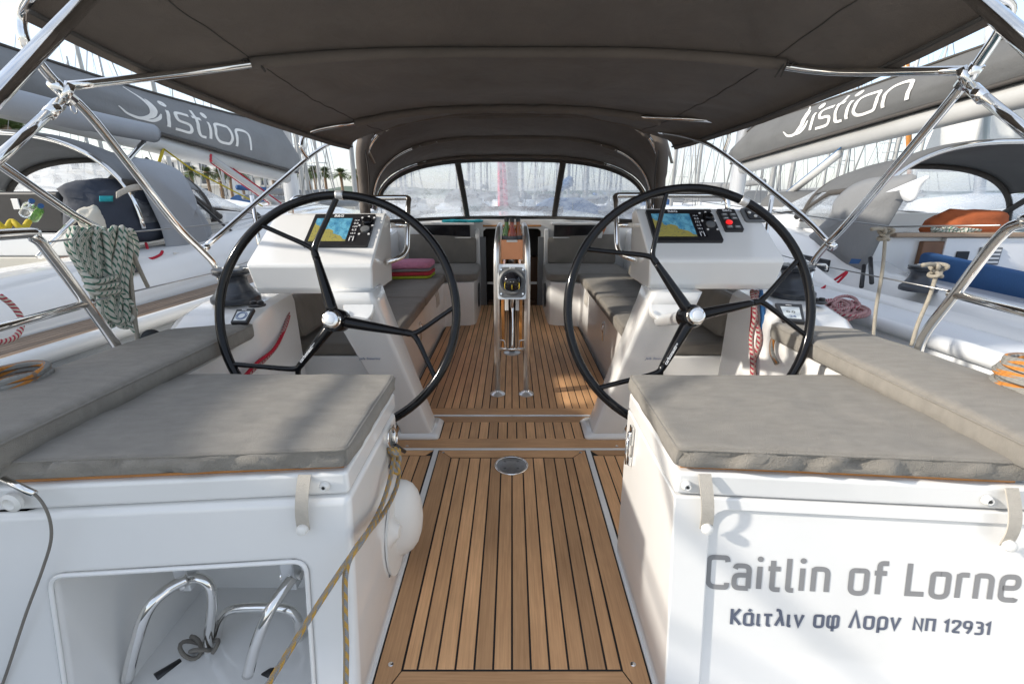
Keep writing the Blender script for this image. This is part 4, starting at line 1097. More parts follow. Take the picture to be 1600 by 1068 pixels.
# rolled side curtains and webbing at the after edge
for s in (-1, 1):
    P = [V((s * 1.0, 3.60, 1.60)), V((s * 1.07, 3.62, 1.45)), V((s * 1.085, 3.64, 1.25)), V((s * 1.10, 3.66, 1.02)), V((s * 1.10, 3.66, .90))]
    tube('rolled_curtain', crom(P, 6), [.045] * 12 + [.038] * 10 + [.028] * 3, 'canopy', SH, 10)
    P = [V((s * 1.05, 3.60, 1.50)), V((s * 1.03, 3.59, 1.3)), V((s * 1.05, 3.60, 1.0))]
    tube('curtain_strap', crom(P, 5), .012, 'canopy_edge', SH, 6, flat=.4)
    # snap shackle and light webbing holding the bimini zip
    tube('brace_strap', [px(566 if s < 0 else 1040, 216, Y=3.6), px(585 if s < 0 else 1050, 255, Y=3.75)], .012, 'webbing', SH, 6, flat=.3)
    tube('loop_flap', crom([V((s * .80, 3.60, 1.625)), V((s * .83, 3.58, 1.60)), V((s * .88, 3.6, 1.575))], 4), .024, 'webbing', SH, 6, flat=.35)
# windows
def base_pt(x): return V((x, 5.10 - .42 * (x / 1.2) ** 2, .905 - .02 * (x / 1.2) ** 2))
def wtop(x):
    # point on front bow at given x
    hw, zc = 1.30 * .985, 1.482; k = min(1, abs(x) / hw)
    return V((x, 4.62, ZB + (zc - ZB) * .985 * (1 - k ** 2.9) ** (1 / 2.9) - .012))
def win(x, w):
    a, b = wtop(x), base_pt(x * (1.03 - .10 * 0)); 
    if abs(x) < .62: b = base_pt(x * .92)
    p = a.lerp(b, w); p.y += .03 * math.sin(math.pi * w)
    return p + V((0, .006 * noise.noise(p * 5), 0))
bars = [-1.265, -.505, .475, 1.265]
for k in range(3):
    x0, x1 = bars[k], bars[k + 1]
    surf('window_pane', lambda a, b, x0=x0, x1=x1: win(x0 + (x1 - x0) * a, .03 + .94 * b), 26, 10, .0016, 'vinyl', SH)
def band(nm, f, n_, r_=.014, m_='canopy_edge', flat=.35):
    tube(nm, [f(i / n_) for i in range(n_ + 1)], r_, m_, SH, 8, flat=flat)
for x in (-.505, .475): band('window_bar', lambda t, x=x: win(x, t), 14, .030, flat=.3)
band('window_top_band', lambda t: win(-1.26 + 2.52 * t, .03) + V((0, -.004, 0)), 50, .020, flat=1)
band('window_bottom_band', lambda t: win(-1.265 + 2.53 * t, .985), 50, .018, flat=1)

# ================================================================== stern rails, lifelines
for s, side in ((-1, 'port'), (1, 'starboard')):
    if s < 0:
        top = [(-1.25, .3, 1.05), px(0, 367, X=-1.25), px(52, 371, X=-1.25), px(80, 400, X=-1.25), px(140, 480, X=-1.25), px(182, 540, X=-1.25), px(195, 575, X=-1.25)]
        midr = [(-1.25, .3, .82), px(0, 512, X=-1.25), px(140, 473, X=-1.25)]
    else:
        top = [(1.25, .3, 1.05), px(1660, 345, X=1.25), px(1598, 348, X=1.25), px(1560, 372, X=1.25), px(1490, 462, X=1.25), px(1443, 525, X=1.25), px(1433, 560, X=1.25)]
        midr = [(1.25, .3, .80), px(1600, 488, X=1.25), px(1488, 459, X=1.25)]
    T = thing('stern_rail', 'bent steel stern rail on the %s quarter' % side, 'railing', (s * 1.25, 1.0, .635), 'stern rails')
    top[-1] = V((top[-1][0], top[-1][1], .63))
    tube('top_rail', crom(top, 7), .0135, 'chrome', T, 12)
    tube('middle_rail', midr, .0115, 'chrome', T, 10)
    tube('after_post', [(s * 1.25, .3, 1.05), (s * 1.25, .3, .60)], .0125, 'chrome', T, 10)
    lathe('eye', [(.012, 0), (.014, .006), (.008, .012)], V(midr[-1]), (0, 1, 0), 'chrome', T, 12)
tl = tag(tube('rail_strut', [px(-120, 178, X=-1.3), px(0, 257, X=-1.3), px(110, 333, X=-1.3), px(152, 356, X=-1.3), px(160, 372, X=-1.3)], .0115, 'chrome', None, 10), 'steel brace tube running down to the coiled green flecked rope', 'tube')
def wires(name, runs, label, r=.0026, m='wire'):
    for i, q in enumerate(runs):
        tag(tube(name, [V(p) for p in q], r, m, None, 6), label[i] if isinstance(label, list) else label, 'wire', 'lifelines of our yacht')
wires('lifeline', [[px(75, 378, X=-1.27), px(200, 363, X=-1.34), px(350, 349, X=-1.40), (-1.38, 5.4, 1.18)],
                   [px(145, 470, X=-1.27), px(343, 424, X=-1.38), (-1.38, 5.4, .92)]],
      ['upper steel lifeline along the port side deck', 'lower steel lifeline along the port side deck'])
wires('lifeline', [[px(1563, 352, X=1.28), px(1390, 354, X=1.34), px(1222, 332, X=1.40), (1.38, 5.4, 1.15)],
                   [px(1486, 455, X=1.28), px(1300, 418, X=1.36), px(1262, 410, X=1.40), (1.38, 5.4, .92)]],
      ['upper steel lifeline along the starboard side deck', 'lower steel lifeline along the starboard side deck'])
for s, side in ((-1, 'port'), (1, 'starboard')):
    T = thing('stanchion', 'steel lifeline stanchion beside the %s coaming' % side, 'stanchion', (s * 1.385, 2.62, .6), 'lifeline stanchions')
    tube('post', [(s * 1.385, 2.62, .60), (s * 1.385, 2.62, 1.14)], .011, 'chrome', T, 10)
    lathe('foot', [(.03, 0), (.03, .01), (.016, .03), (.014, .07)], (s * 1.385, 2.62, .602), (0, 0, 1), 'chrome', T, 16)

# ================================================================== ladder in the port locker
LD = thing('swim_ladder', 'folded steel swim ladder stowed in the open port locker', 'ladder', (-.62, .95, -.2))
def lp(pts, y): return [px(a, b, Y=y if not isinstance(y, list) else y[i]) for i, (a, b) in enumerate(pts)]
def ltube(nm, pts, y, r=.0125): return tube(nm, crom(lp(pts, y), 7), r, 'chrome', LD, 14)
ltube('rail', [(293, 903), (262, 920), (232, 950), (212, 1005), (198, 1064)], [.95, .92, .885, .87, .86], .0135)
ltube('rail', [(286, 908), (310, 903), (328, 915), (331, 945), (325, 1000), (319, 1080), (312, 1150)], .965)
ltube('rail', [(457, 902), (440, 925), (418, 960), (400, 1005), (387, 1054)], [.95, .92, .885, .87, .86], .0135)
ltube('rung', [(336, 1150), (336, 1060), (340, 985), (352, 958), (378, 949), (440, 949), (462, 962), (468, 1000), (468, 1150)], 1.0)
for a, b in (((252, 1056), (325, 1012)), ((420, 1056), (468, 1026))):
    p = lp([a, b], [.90, .99]); tube('foot_bar', p, .0105, 'chrome', LD, 12)
    d_ = (p[1] - p[0]).normalized(); tube('rubber_foot', [p[0] - d_ * .012, p[0] + d_ * .045], .0165, 'black_plastic', LD, 12)
for a in ((292, 900), (456, 898)):
    c = px(*a, Y=.985)
    box('hinge_plate', (c.x - .018, c.y - .02, c.z - .03), (c.x + .018, c.y + .02, .36), 'alloy', LD, .004)
    lathe('hinge_bolt', [(.012, -.026), (.012, .026)], c, (1, 0, 0), 'chrome', LD, 14)
    lathe('bolt_head', [(.014, 0), (.014, .006), (.008, .010)], c + V((0, -.024, -.004)), (0, -1, 0), 'chrome', LD, 14)
kn = px(292, 1012, Y=.955)
tube('ladder_lashing', [kn + V((.03 * math.sin(a * 1.0) + .004 * a, .02 * math.cos(a), .018 * math.cos(a * 1.35))) for a in [k * .35 for k in range(44)]], .0055, 'cushion_dark', LD, 7)

# ================================================================== ropes and small gear
def rope(name, pts, r, m, label, cat='rope', group=None, per=6, n=8):
    return tag(tube(name, crom(pts, per), r, m, None, n), label, cat, group)
K = px(612, 690, X=-.335)
mo = thing('mooring_line', 'yellow and grey flecked line hooked by its shackle to the port locker', 'rope', px(545, 885, Y=.84))
kp = px(617, 716, X=-.335)
tube('knot', [kp + V((.010 * math.sin(2 * a), .014 * math.cos(a), .030 * math.sin(a * .5) + .012 * math.sin(3 * a))) for a in [k * .3 for k in range(60)]], .0075, 'rope_grey_gold', mo, 8)
tube('line', crom([px(617, 705, X=-.335), px(610, 745, X=-.325), px(596, 790, X=-.33), px(572, 835, Y=.855), px(540, 880, Y=.80), px(500, 940, Y=.74), px(462, 1000, Y=.70), px(415, 1075, Y=.62), px(330, 1220, Y=.5)], 7), .0062, 'rope_grey_gold', mo, 8)
tube('line', crom([px(625, 735, X=-.33), px(618, 765, X=-.33), px(600, 800, X=-.33), px(560, 850, Y=.825), px(541, 890, Y=.795), px(539, 950, Y=.78), px(541, 1010, Y=.76), px(540, 1090, Y=.735)], 7), .0062, 'rope_grey_gold', mo, 8)
tube('shackle', [px(613 + 7 * math.cos(a), 684 + 16 * math.sin(a), X=-.335) for a in [2 * math.pi * k / 16 for k in range(16)]], .0035, 'chrome', mo, 8, closed=True)
tube('shackle_gate', [px(618, 695, X=-.333), px(632, 705, X=-.325)], .006, 'black_plastic', mo, 8)
# white dome
dc = px(622, 812, X=-.353)
prof = [(1.0, 0), (.99, .15), (.95, .38), (.86, .60), (.70, .79), (.46, .92), (.2, .985), (.0, 1.0)]
vs, fs = [], []; sg = 36
for r_, h_ in prof:
    for k in range(sg):
        a = 2 * math.pi * k / sg; zz = math.sin(a) * (.138 if math.sin(a) > 0 else .122)
        vs.append((dc.x + h_ * .072, dc.y + .075 * r_ * math.cos(a) + .02 * h_, dc.z + zz * r_))
for i in range(len(prof) - 1):
    for k in range(sg): fs.append((i * sg + k, i * sg + (k + 1) % sg, (i + 1) * sg + (k + 1) % sg, (i + 1) * sg + k))
dm = tag(fixn(mk('shower_cover', vs, fs, 'white_plastic', None, True)), 'white plastic dome mounted on the side of the port helm locker', 'cover')
fl_ = [(dc.x + .003, dc.y - .05 + .11 * math.cos(a), dc.z + .13 * math.sin(a)) for a in [2 * math.pi * k / 30 for k in range(30)]]
ext('flange', fl_, (.006, 0, 0), 'white_plastic', dm)
for y_, z_ in ((-.13, .06), (-.12, -.02), (-.14, -.08), (-.10, .11)):
    lathe('screw', [(.004, 0), (.004, .004)], (dc.x, dc.y + y_, dc.z + z_), (1, 0, 0), 'grey_plastic', dm, 8)
tag(lathe('cleat_cover', [(.05, 0), (.05, .006), (.03, .016), (.018, .03)], (-.352, dc.y - .10, dc.z + .04), (1, 0, 0), 'white_plastic', None, 20), 'small white fitting behind the yellow and grey line on the locker side', 'fitting')
# grey wire at the port quarter
wr_ = thing('steel_wire', 'thin steel wire with a swaged end hanging over the port locker', 'wire', px(70, 860, Y=.80))
tube('wire', crom([px(10, 752, Y=.80), px(52, 770, Y=.79), px(74, 800, Y=.785), px(80, 840, Y=.78), px(66, 890, Y=.775), px(40, 960, Y=.76), px(5, 1065, Y=.74), px(-30, 1150, Y=.73)], 7), .0028, 'cushion_dark', wr_, 8)
tube('swage', [px(5, 748, Y=.80), px(54, 771, Y=.79)], .007, 'chrome', wr_, 10)
tag(lathe('strap_hook', [(.016, -.004), (.020, 0), (.020, .008), (.012, .012), (.008, .006)], px(22, 782, Y=.803), (0, -1, 0), 'white_plastic', None, 18), 'round white strap hook at the outer end of the port locker lid', 'hook')
# green flecked coil
co_ = thing('rope_coil', 'thick coil of green flecked rope hung on the port rail', 'rope', px(180, 510, X=-1.28))
for k in range(17):
    f_ = k / 16; a = 103 + 98 * f_ + random.uniform(-4, 4); b = 168 + 38 * random.random(); j = lambda: -1.30 + random.uniform(-.022, .022)
    dx = random.uniform(8, 16)
    c1 = 140 + 45 * f_ + random.uniform(-7, 7)
    x1, x2 = j(), j()
    P = [px(c1 - 3, 436, X=x1), px(a, 385, X=x1), px(a + 3, 366, X=x1), px(a + dx * .5, 358 + random.uniform(-3, 3), X=x1 - .0), px(a + dx, 370, X=x2), px(a + dx + 3, 392, X=x2),
         px(c1 + 14, 440, X=x2), px(b + 8, 480, X=x2), px(b + 5, 502 + random.uniform(-6, 6), X=x2), px(b - 8, 505 + random.uniform(-8, 4), X=x1), px(b - 16, 480, X=x1), px(c1 - 3, 436, X=x1)]
    tube('loop', crom(P, 5), .0085, 'rope_green', co_, 8)
for k in range(3):
    P = [px(128 + 3 * k, 425 + 10 * k, X=-1.27), px(150, 440 + 9 * k, X=-1.25), px(180 + 4 * k, 432 + 11 * k, X=-1.27)]
    tube('wrap', crom(P, 6), .0085, 'rope_green', co_, 8)
tube('tail', crom([px(196, 500, X=-1.29), px(208, 515, X=-1.28), px(222, 530, X=-1.27), px(232, 540, X=-1.26)], 5), .006, 'rope_green', co_, 8)
rope('lashing_line', [px(188, 368, X=-1.31), px(200, 372, X=-1.30), px(203, 420, X=-1.29), px(209, 480, X=-1.28), px(216, 540, X=-1.27)], .0065, 'rope_tan_plain', 'tan line hanging straight down from the coiled rope on the port rail')
rope('lashing_line', [px(186, 366, X=-1.31), px(196, 368, X=-1.30), px(205, 390, X=-1.29), px(220, 425, X=-1.29), px(231, 448, X=-1.29)], .0065, 'rope_tan_plain', 'short tan tail slanting away from the coiled rope')
bk = thing('turning_block', 'small black pulley block on the port rail foot', 'pulley', px(238, 540, X=-1.24))
lathe('sheave', [(.026, -.008), (.030, -.006), (.024, 0), (.030, .006), (.026, .008)], px(237, 528, X=-1.24), (1, -.6, .2), 'black_plastic', bk, 20)
lathe('cheek', [(.010, -.012), (.010, .012)], px(237, 528, X=-1.24), (1, -.6, .2), 'chrome', bk, 12)
# orange flecked rope coils on both quarters
for s, side, c in ((-1, 'port', (22, 608)), (1, 'starboard', (1624, 594))):
    T = thing('rope_coil', 'grey rope with orange flecks coiled on the %s quarter' % side, 'rope', px(*c, Z=.70), 'orange flecked coils')
    cc_ = px(*c, X=s * 1.26)
    for k in range(6):
        rr = .068 + .014 * random.random(); dz = -.025 + .013 * k
        tube('loop', crom([cc_ + V((rr * .8 * math.cos(a) + random.uniform(-.006, .006), rr * math.sin(a), dz + random.uniform(-.004, .004))) for a in [2 * math.pi * q / 10 for q in range(10)]], 5, True), .0092, 'rope_grey_orange', T, 8, closed=True)
# sheets hanging by the benches
rope('sheet_rope', [px(452, 470, X=-1.0), px(448, 500, X=-.96), px(435, 535, X=-.94), px(415, 560, X=-.94), px(395, 578, X=-.94), px(372, 600, X=-.95)], .008, 'rope_red_pink', 'red flecked sheet hanging over the port coaming end')
rope('sheet_rope', [px(455, 480, X=-.99), px(446, 512, X=-.95), px(428, 545, X=-.93), px(402, 566, X=-.93), px(378, 592, X=-.94)], .006, 'rope_red', 'plain red line hanging beside the flecked sheet on the port side')
rope('sheet_rope', [px(440, 480, X=-1.02), px(432, 545, X=-1.0), px(424, 570, X=-.99), px(414, 610, X=-.97)], .007, 'navy_cloth', 'dark blue line hanging below the port bench cushion')
rope('sheet_rope', [px(392, 588, X=-.95), px(375, 592, X=-.95), px(360, 604, X=-.955), px(352, 618, X=-.96)], .008, 'rope_orange', 'orange line end on the port helm floor')
for k, (x, m_, lab) in enumerate(((1177, 'rope_red_white', 'white and red braided sheet hanging over the starboard coaming end'), (1183, 'rope_red_white', 'second white and red sheet beside the hanging red line'), (1176, 'rope_red', 'red line between the two hanging flecked sheets'), (1186, 'rope_blue', 'blue line hanging behind the red and white sheets'))):
    xx = (.93, .945, .955, .965)[k]
    rope('sheet_rope', [px(x - 2 + 1.5 * k, 455, X=xx + .04), px(x + (3, -4, 1, 6)[k], 490, X=xx), px(x + (-3, 4, -2, 5)[k], 530, X=xx), px(x + (0, -6, 0, 2)[k], 570, X=xx), px(x - 4 + (0, 6, 2, 4)[k], 620, X=xx), px(x - 8, 660, X=xx)], .0095, m_, lab)
rope('tail_rope', [px(1238, 518, X=1.0), px(1222, 515, X=.97), px(1208, 530, X=.945), px(1206, 550, X=.94), px(1214, 568, X=.945)], .009, 'rope_grey_orange', 'orange flecked rope end looped beside the starboard cushion')
# tan lashings knotted on the starboard lifelines
def knot_line(a, b, label):
    T = thing('lashing_line', label, 'rope', b); A, B = V(a), V(b)
    tube('knot', [A + V((.015 * math.cos(a_) , .016 * math.sin(a_ * 1.4), .019 * math.sin(a_ * .7) - .008)) for a_ in [k * .33 for k in range(58)]], .0062, 'rope_tan_plain', T, 8)
    tube('line', crom([A, A.lerp(B, .35) + V((.004, 0, 0)), A.lerp(B, .7) - V((.003, 0, 0)), B], 5), .0058, 'rope_tan_plain', T, 8)
    tube('tail', crom([A, A + V((-.03, -.01, .012)), A + V((-.065, -.015, .01))], 4), .0065, 'rope_tan_plain', T, 8)
knot_line(px(1384, 362, X=1.33), px(1364, 535, X=1.27), 'tan line knotted to the upper lifeline and led down to the cushion')
knot_line(px(1466, 418, X=1.33), px(1424, 540, X=1.27), 'tan line knotted to the lower lifeline beside the stern rail')

# cam cleats beside the displays
for s, side in ((-1, 'port'), (1, 'starboard')):
    c = px(402 if s < 0 else 1278, 478 if s < 0 else 473, Z=.745)
    T = thing('rope_clutch', 'small black cam cleat on the %s coaming' % side, 'cleat', c, 'cam cleats')
    lathe('base', [(.030, 0), (.030, .006), (.022, .010)], c, (0, 0, 1), 'black_plastic', T, 18)
    for q in (-1, 1): lathe('cam', [(.012, .008), (.013, .016), (.009, .02)], c + V((q * .013, 0, 0)), (0, 0, 1), 'black_plastic', T, 12)

# towels, cloths and tools
tz = .472
base = px(645, 432, Z=tz)
for k, (m_, c_, th_, dx) in enumerate((('lime_towel', 'lime green', .022, 0), ('red_towel', 'red', .034, .004), ('grey_towel', 'grey', .024, -.004), ('pink_towel', 'pink', .050, 0))):
    w2, d2 = .18, .14
    q = [(base.x - w2 + dx, base.y - d2 + dx, tz), (base.x + w2 + dx - .02, base.y - d2 + .04, tz), (base.x + w2 - .01, base.y + d2 + .03, tz), (base.x - w2 + .01, base.y + d2 - .01, tz)]
    o = cushion('towel', q, th_, m_, nu=24, nv=20, r=.02, wr=.010 if k == 3 else .005, pipe=False, seed=30 + k, corner=.04, fr=.5, sag=.01 if k == 3 else .002)
    tag(o, '%s folded towel, %s of the stack on the port bench' % (c_, ('lowest', 'second', 'third', 'topmost')[k]), 'towel', 'stack of folded towels'); tz += th_ + .001
q = [px(690, 350, Y=4.93), px(752, 347, Y=4.93), px(756, 344, Y=5.04), px(694, 346, Y=5.04)]
zt_ = .869
q = [V((a.x, 4.905 if i < 2 else 4.99, zt_)) for i, a in enumerate(q)]
tag(cushion('cloth', q, .022, 'turquoise', nu=30, nv=14, r=.015, wr=.022, pipe=False, seed=50, corner=.03, fr=2), 'crumpled turquoise cloth on the ledge under the sprayhood window', 'cloth')
T = thing('scraper', 'orange handled tool stuck upright by the starboard locker', 'tool', px(940, 366, Y=4.88))
ext('blade', [px(*a, Y=4.88) for a in ((937, 366), (942, 367), (953, 343), (947, 341))], (0, .012, 0), 'orange_plastic', T, .002)
ext('handle', [px(*a, Y=4.876) for a in ((934, 372), (940, 372), (943, 362), (938, 361))], (0, .018, 0), 'white_plastic', T, .002)
sk_ = [V((.943 if y < 590 else .947, 0, 0)) for y in (0,)]
def onc(x, y): return px(x, y, X=.966)
stk = tag(sheet('warning_sticker', [px(1246, 583, X=.985), px(1276, 593, X=.99), px(1272, 610, X=.985), px(1242, 602, X=.98)], 'yellow_sticker', None, None, .001, (-1, 0, 0)), 'yellow warning sticker on the inside of the starboard coaming', 'sticker')
stk.location.x -= .022
a_, b_ = px(1247, 588, X=.96), px(1272, 596, X=.962)
text('sticker_lettering', 'MAXIMUM', a_, b_ - a_, (0, 0, 1), (b_ - a_).length, 'ink_black', stk, .02, .001)
tag(box('control_panel', (.962, 1.30, .47), (.973, 1.39, .57), 'black_plastic', None, .004), 'small black panel beside the yellow sticker', 'panel')
# ================================================================== neighbouring yachts
def neighbour(s, side, label, hullm):
    T = thing('neighbour_yacht', label, 'sailboat', (s * 3.0, 4, WZ), 'yachts moored alongside')
    # gunwale line (distance from our centre line) along the length, centre at 3.0 (mirror image on the far side)
    G = [(-1.6, 1.80), (0.5, 1.76), (1.5, 1.73), (2.7, 1.64), (4.5, 1.55), (6.5, 1.60), (8.5, 1.90), (10, 2.35), (11.2, 2.97)]
    C0 = 3.0; zg = .57
    secs, rail = [], []
    for y, g_ in G:
        f = C0 + (C0 - g_)
        secs.append([(s * x, y, z) for x, z in ((g_ + .03, zg), (f - .03, zg), (f + .0, zg - .04), (f - .12, -.4), (f - .6, WZ - .2), (C0, WZ - .4), (g_ + .6, WZ - .2), (g_ + .12, -.4), (g_, zg - .04))])
        rail.append((s * g_, y, zg + .012))
    fixn(loft('hull', secs, hullm, T, smooth=False))
    tube('toe_rail', crom(rail, 6), .035, 'gelcoat_old' if s < 0 else 'hull_white', T, 10)
    # side deck with laid teak
    if s < 0:
        n = 8
        for k in range(n):
            a, b = .09 + k * .033, .09 + (k + 1) * .033 - .005
            P = []
            for y, g_ in G[1:7]: P.append((s * (g_ + a), y))
            Q = [(s * (g_ + b), y) for y, g_ in G[1:7]]
            poly = [(x, y, zg + .001) for x, y in P + Q[::-1]]
            ext('deck_plank', poly, (0, 0, .006), 'teak_old', T)
    # raised coaming / coach roof side
    sec = []
    for y, w0, z0, z1 in ((-1.0, .37, .60, .74 if s < 0 else .66), (1.0, .37, .60, .77 if s < 0 else .66), (2.2, .38, .60, .80 if s < 0 else .66), (2.9, .37, .6, .82 if s < 0 else .68), (3.4, .35, .60, .84), (4.6, .30, .60, .95), (6.0, .36, .60, .98), (8.0, .50, .6, .9), (9.0, .6, .58, .62)):
        g_ = 1.6
        for (ya_, ga), (yb_, gb) in zip(G[:-1], G[1:]):
            if ya_ <= y <= yb_: g_ = ga + (gb - ga) * (y - ya_) / (yb_ - ya_)
        x0 = g_ + w0
        sec.append([(s * x0, y, .5), (s * (x0 + .02), y, z0 + .02), (s * (x0 + .10), y, z1 - .10), (s * (x0 + .18), y, z1 - .01), (s * (x0 + .30), y, z1), (s * (x0 + .44), y, z1), (s * (x0 + .46), y, z1 - .03), (s * (x0 + .47), y, .30)])
    fixn(loft('cockpit_coaming', sec, 'gelcoat', T))
    sec2 = [[(p[0] * -1 + s * 6.0, p[1], p[2]) for p in q] for q in sec]
    fixn(loft('far_coaming', sec2, 'gelcoat', T))
    box('cockpit_bottom', (min(s * 2.3, s * 3.7), -1, .28), (max(s * 2.3, s * 3.7), 3.9, .30), 'gelcoat_old', T)
    bh = box('cabin_bulkhead', (min(s * 2.32, s * 3.68), 3.9, .25), (max(s * 2.32, s * 3.68), 3.95, 1.0), 'gelcoat', T, .006)
    cab = []
    for y, wd, z in ((3.96, .70, 1.0), (5.2, .70, 1.02), (7.4, .55, .98), (8.8, .3, .75)):
        cab.append([(s * 3 - wd - .08, y, .55), (s * 3 - wd, y, z - .06), (s * 3, y, z + .03), (s * 3 + wd, y, z - .06), (s * 3 + wd + .08, y, .55)])
    fixn(loft('coach_roof', cab, 'gelcoat', T))
    ym = 6.72 if s < 0 else 6.6
    tube('mast', [(s * 3.0, ym, .9), (s * 3.0, ym - .06, 8), (s * 3, ym - .1, 14)], [.115, .11, .08], 'alloy', T, 14, flat=.8)
    for z_ in (5.2, 9.0): tube('spreader', [(s * 3 - 1.0, ym - .2, z_), (s * 3, ym, z_ + .05), (s * 3 + 1.0, ym - .2, z_)], .025, 'alloy', T, 6)
    for q in (-1, 1):
        tube('shroud', [(s * 3 + q * 1.3, ym - .3, .6), (s * 3 + q * 1.0, ym - .2, 5.2), (s * 3, ym, 9.4)], .006, 'wire', T, 5)
    # boom
    ya_ = 2.15 if s < 0 else -.6
    b0 = V((s * 3.0, ya_, 1.775 if s < 0 else 2.01)); b1 = V((s * 3.0, ym - .10, 1.41 if s < 0 else 1.52))
    bm_ = tube('boom', [b0 - V((0, 0, .055)), b1 - V((0, 0, .055))], .068, 'mast_paint', T, 14, flat=1.15)
    return T, ym, b0, b1
NL, ymL, bl0, bl1 = neighbour(-1, 'port', 'grey hulled yacht with teak side deck moored on our port side', 'hull_grey')
NR, ymR, br0, br1 = neighbour(1, 'starboard', 'white yacht with blue cockpit cushions moored on our starboard side', 'hull_white')

# zipped sail covers with lettering --------------------------------------------
def cover(s, ym, b0, b1, label, matn):
    T = thing('sail_cover', label, 'sail cover', (b0 + b1) / 2, 'boom sail covers')
    yA, yB = b0.y + .15, ym + .06
    n_ = 46; m_ = 20; secs = []
    def hgt(t): return .24 + .35 * t ** 1.8 if s < 0 else .225 + .19 * t ** 2
    def wid(t): return .105 + .05 * t
    def pt(t, a):
        """t along the boom 0..1, a around: 0 bottom near side .. 1 top"""
        y = yA + (yB - yA) * t; zb = b0.z + (b1.z - b0.z) * (y - b0.y) / (b1.y - b0.y) + .02
        h = hgt(t)
        if t > .93: h *= 1 - ((t - .93) / .07) ** 2 * .35
        wrk = noise.noise(V((y * 3, a * 4, s * 3))) * .012 + noise.noise(V((y * 9, a * 7, s * 5))) * .006
        bul = math.sin(math.pi * min(1, a * 1.0)) ** .6 if a < 1 else 0
        x = (wid(t) * (.62 + .38 * math.sin(math.pi * a)) * (1 - .75 * a ** 3) + wrk)
        return V((s * (3.0 - x), y, zb + h * a)), V((s * (3.0 + x), y, zb + h * a))
    for i in range(n_ + 1):
        t = i / n_; L_ = [pt(t, k / m_)[0] for k in range(m_ + 1)]; R_ = [pt(t, k / m_)[1] for k in range(m_, -1, -1)]
        secs.append(L_ + R_)
    cv = fixn(loft('cover', secs, matn, T))
    ridge = [pt(i / 40, 1)[0] + V((0, 0, .006)) for i in range(41)]
    tube('zip', ridge, .010, 'canopy_edge', T, 6)
    tube('bolt_rope', [pt(i / 40, 0)[0] + V((-s * .006, 0, -.004)) for i in range(41)], .014, 'canopy_edge', T, 6)
    # lettering as strokes on the cloth
    def onc_(t, a): 
        p = pt(t, a)[0]; return p + V((-s * .004, 0, 0))
    def stroke(pts, wd_, nm, org, sc, per=6):
        """pts in letter units; x forward-reading, y up"""
        P = crom(pts, per) if len(pts) > 2 else [V((*pts[0], 0)).lerp(V((*pts[1], 0)), k / 6) for k in range(7)]
        P = [V((p[0], p[1], 0)) for p in P]
        vs, fs = [], []
        wl = wd_ if isinstance(wd_, list) else [wd_] * len(P)
        for i, p in enumerate(P):
            d_ = P[min(i + 1, len(P) - 1)] - P[max(i - 1, 0)]; d_ = d_.normalized() if d_.length else V((1, 0, 0))
            nq = V((-d_.y, d_.x, 0)); wq = wl[min(i, len(wl) - 1)] / 2 if not callable(wd_) else wd_(i / (len(P) - 1)) / 2
            for q in (p + nq * wq, p - nq * wq):
                t, a = org[0] + q.x * sc[0], org[1] + q.y * sc[1]; vs.append(onc_(t, a))
        for i in range(len(P) - 1): fs.append((2 * i, 2 * i + 1, 2 * i + 3, 2 * i + 2))
        o = mk(nm, vs, fs, 'logo_white', T)
        so_ = o.modifiers.new('thick', 'SOLIDIFY'); so_.thickness = .003
        return o
    return T, pt, stroke, yA, yB
LET = [[[(.02, 0), (.06, .95)]], 
       [[(1.02, 1.0), (.62, 1.0), (.42, .93), (.40, .68), (.52, .53), (.85, .50), (1.02, .40), (1.02, .12), (.85, .0), (.30, 0.0)]],
       [[(1.38, 1.42), (1.36, .9), (1.38, .25), (1.48, .02), (1.72, .0)], [(1.18, 1.0), (1.62, 1.0)]],
       [[(1.95, 0), (1.97, .95)]],
       [[(2.9, 1.0), (2.55, 1.0), (2.32, .85), (2.28, .3), (2.45, .02), (2.85, .0), (3.15, .12), (3.2, .7), (3.1, .97), (2.85, 1.0)]],
       [[(3.5, 0), (3.5, .55), (3.62, .92), (3.95, 1.0), (4.3, .95), (4.42, .75), (4.42, 0)]]]
def letters(T, stroke, org, sc, swap):
    for lt in LET:
        for st in lt:
            stroke([((swap * p[0]), p[1]) for p in st], .14, 'letter_stroke', org, sc)
    for x in (.07, 1.98):
        a = [(swap * (x + .09 * math.cos(q)), 1.32 + .09 * math.sin(q)) for q in [k * math.pi / 5 for k in range(11)]]
        stroke(a, .13, 'letter_dot', org, sc, 2)
    # three sweeping arcs of the emblem
    stroke([(swap * p[0], p[1]) for p in ((-1.75, .38), (-1.45, .08), (-1.0, .05), (-.62, .42), (-.62, .9), (-.80, 1.35), (-1.08, 1.75))], lambda f: .05 + .13 * math.sin(math.pi * min(1, f * 1.05)), 'emblem_arc', org, sc)
    stroke([(swap * p[0], p[1]) for p in ((-1.0, .05), (-.62, .30), (-.45, .72), (-.55, 1.15), (-.62, 1.3))], lambda f: .04 + .12 * math.sin(math.pi * f), 'emblem_arc', org, sc)
    stroke([(swap * p[0], p[1]) for p in ((-1.0, .0), (-.62, .08), (-.34, .35), (-.24, .62))], lambda f: .05 + .10 * math.sin(math.pi * f), 'emblem_arc', org, sc)
SL, ptL, stL, yA, yB = cover(-1, ymL, bl0, bl1, 'grey zipped sail cover with white lettering on the port neighbour boom', 'sail_grey')
t0 = (px(268, 195, X=-2.86).y - yA) / (yB - yA); t1 = (px(393, 215, X=-2.85).y - yA) / (yB - yA)
letters(SL, stL, (t0, .20), ((t1 - t0) / 4.42, .42), 1)
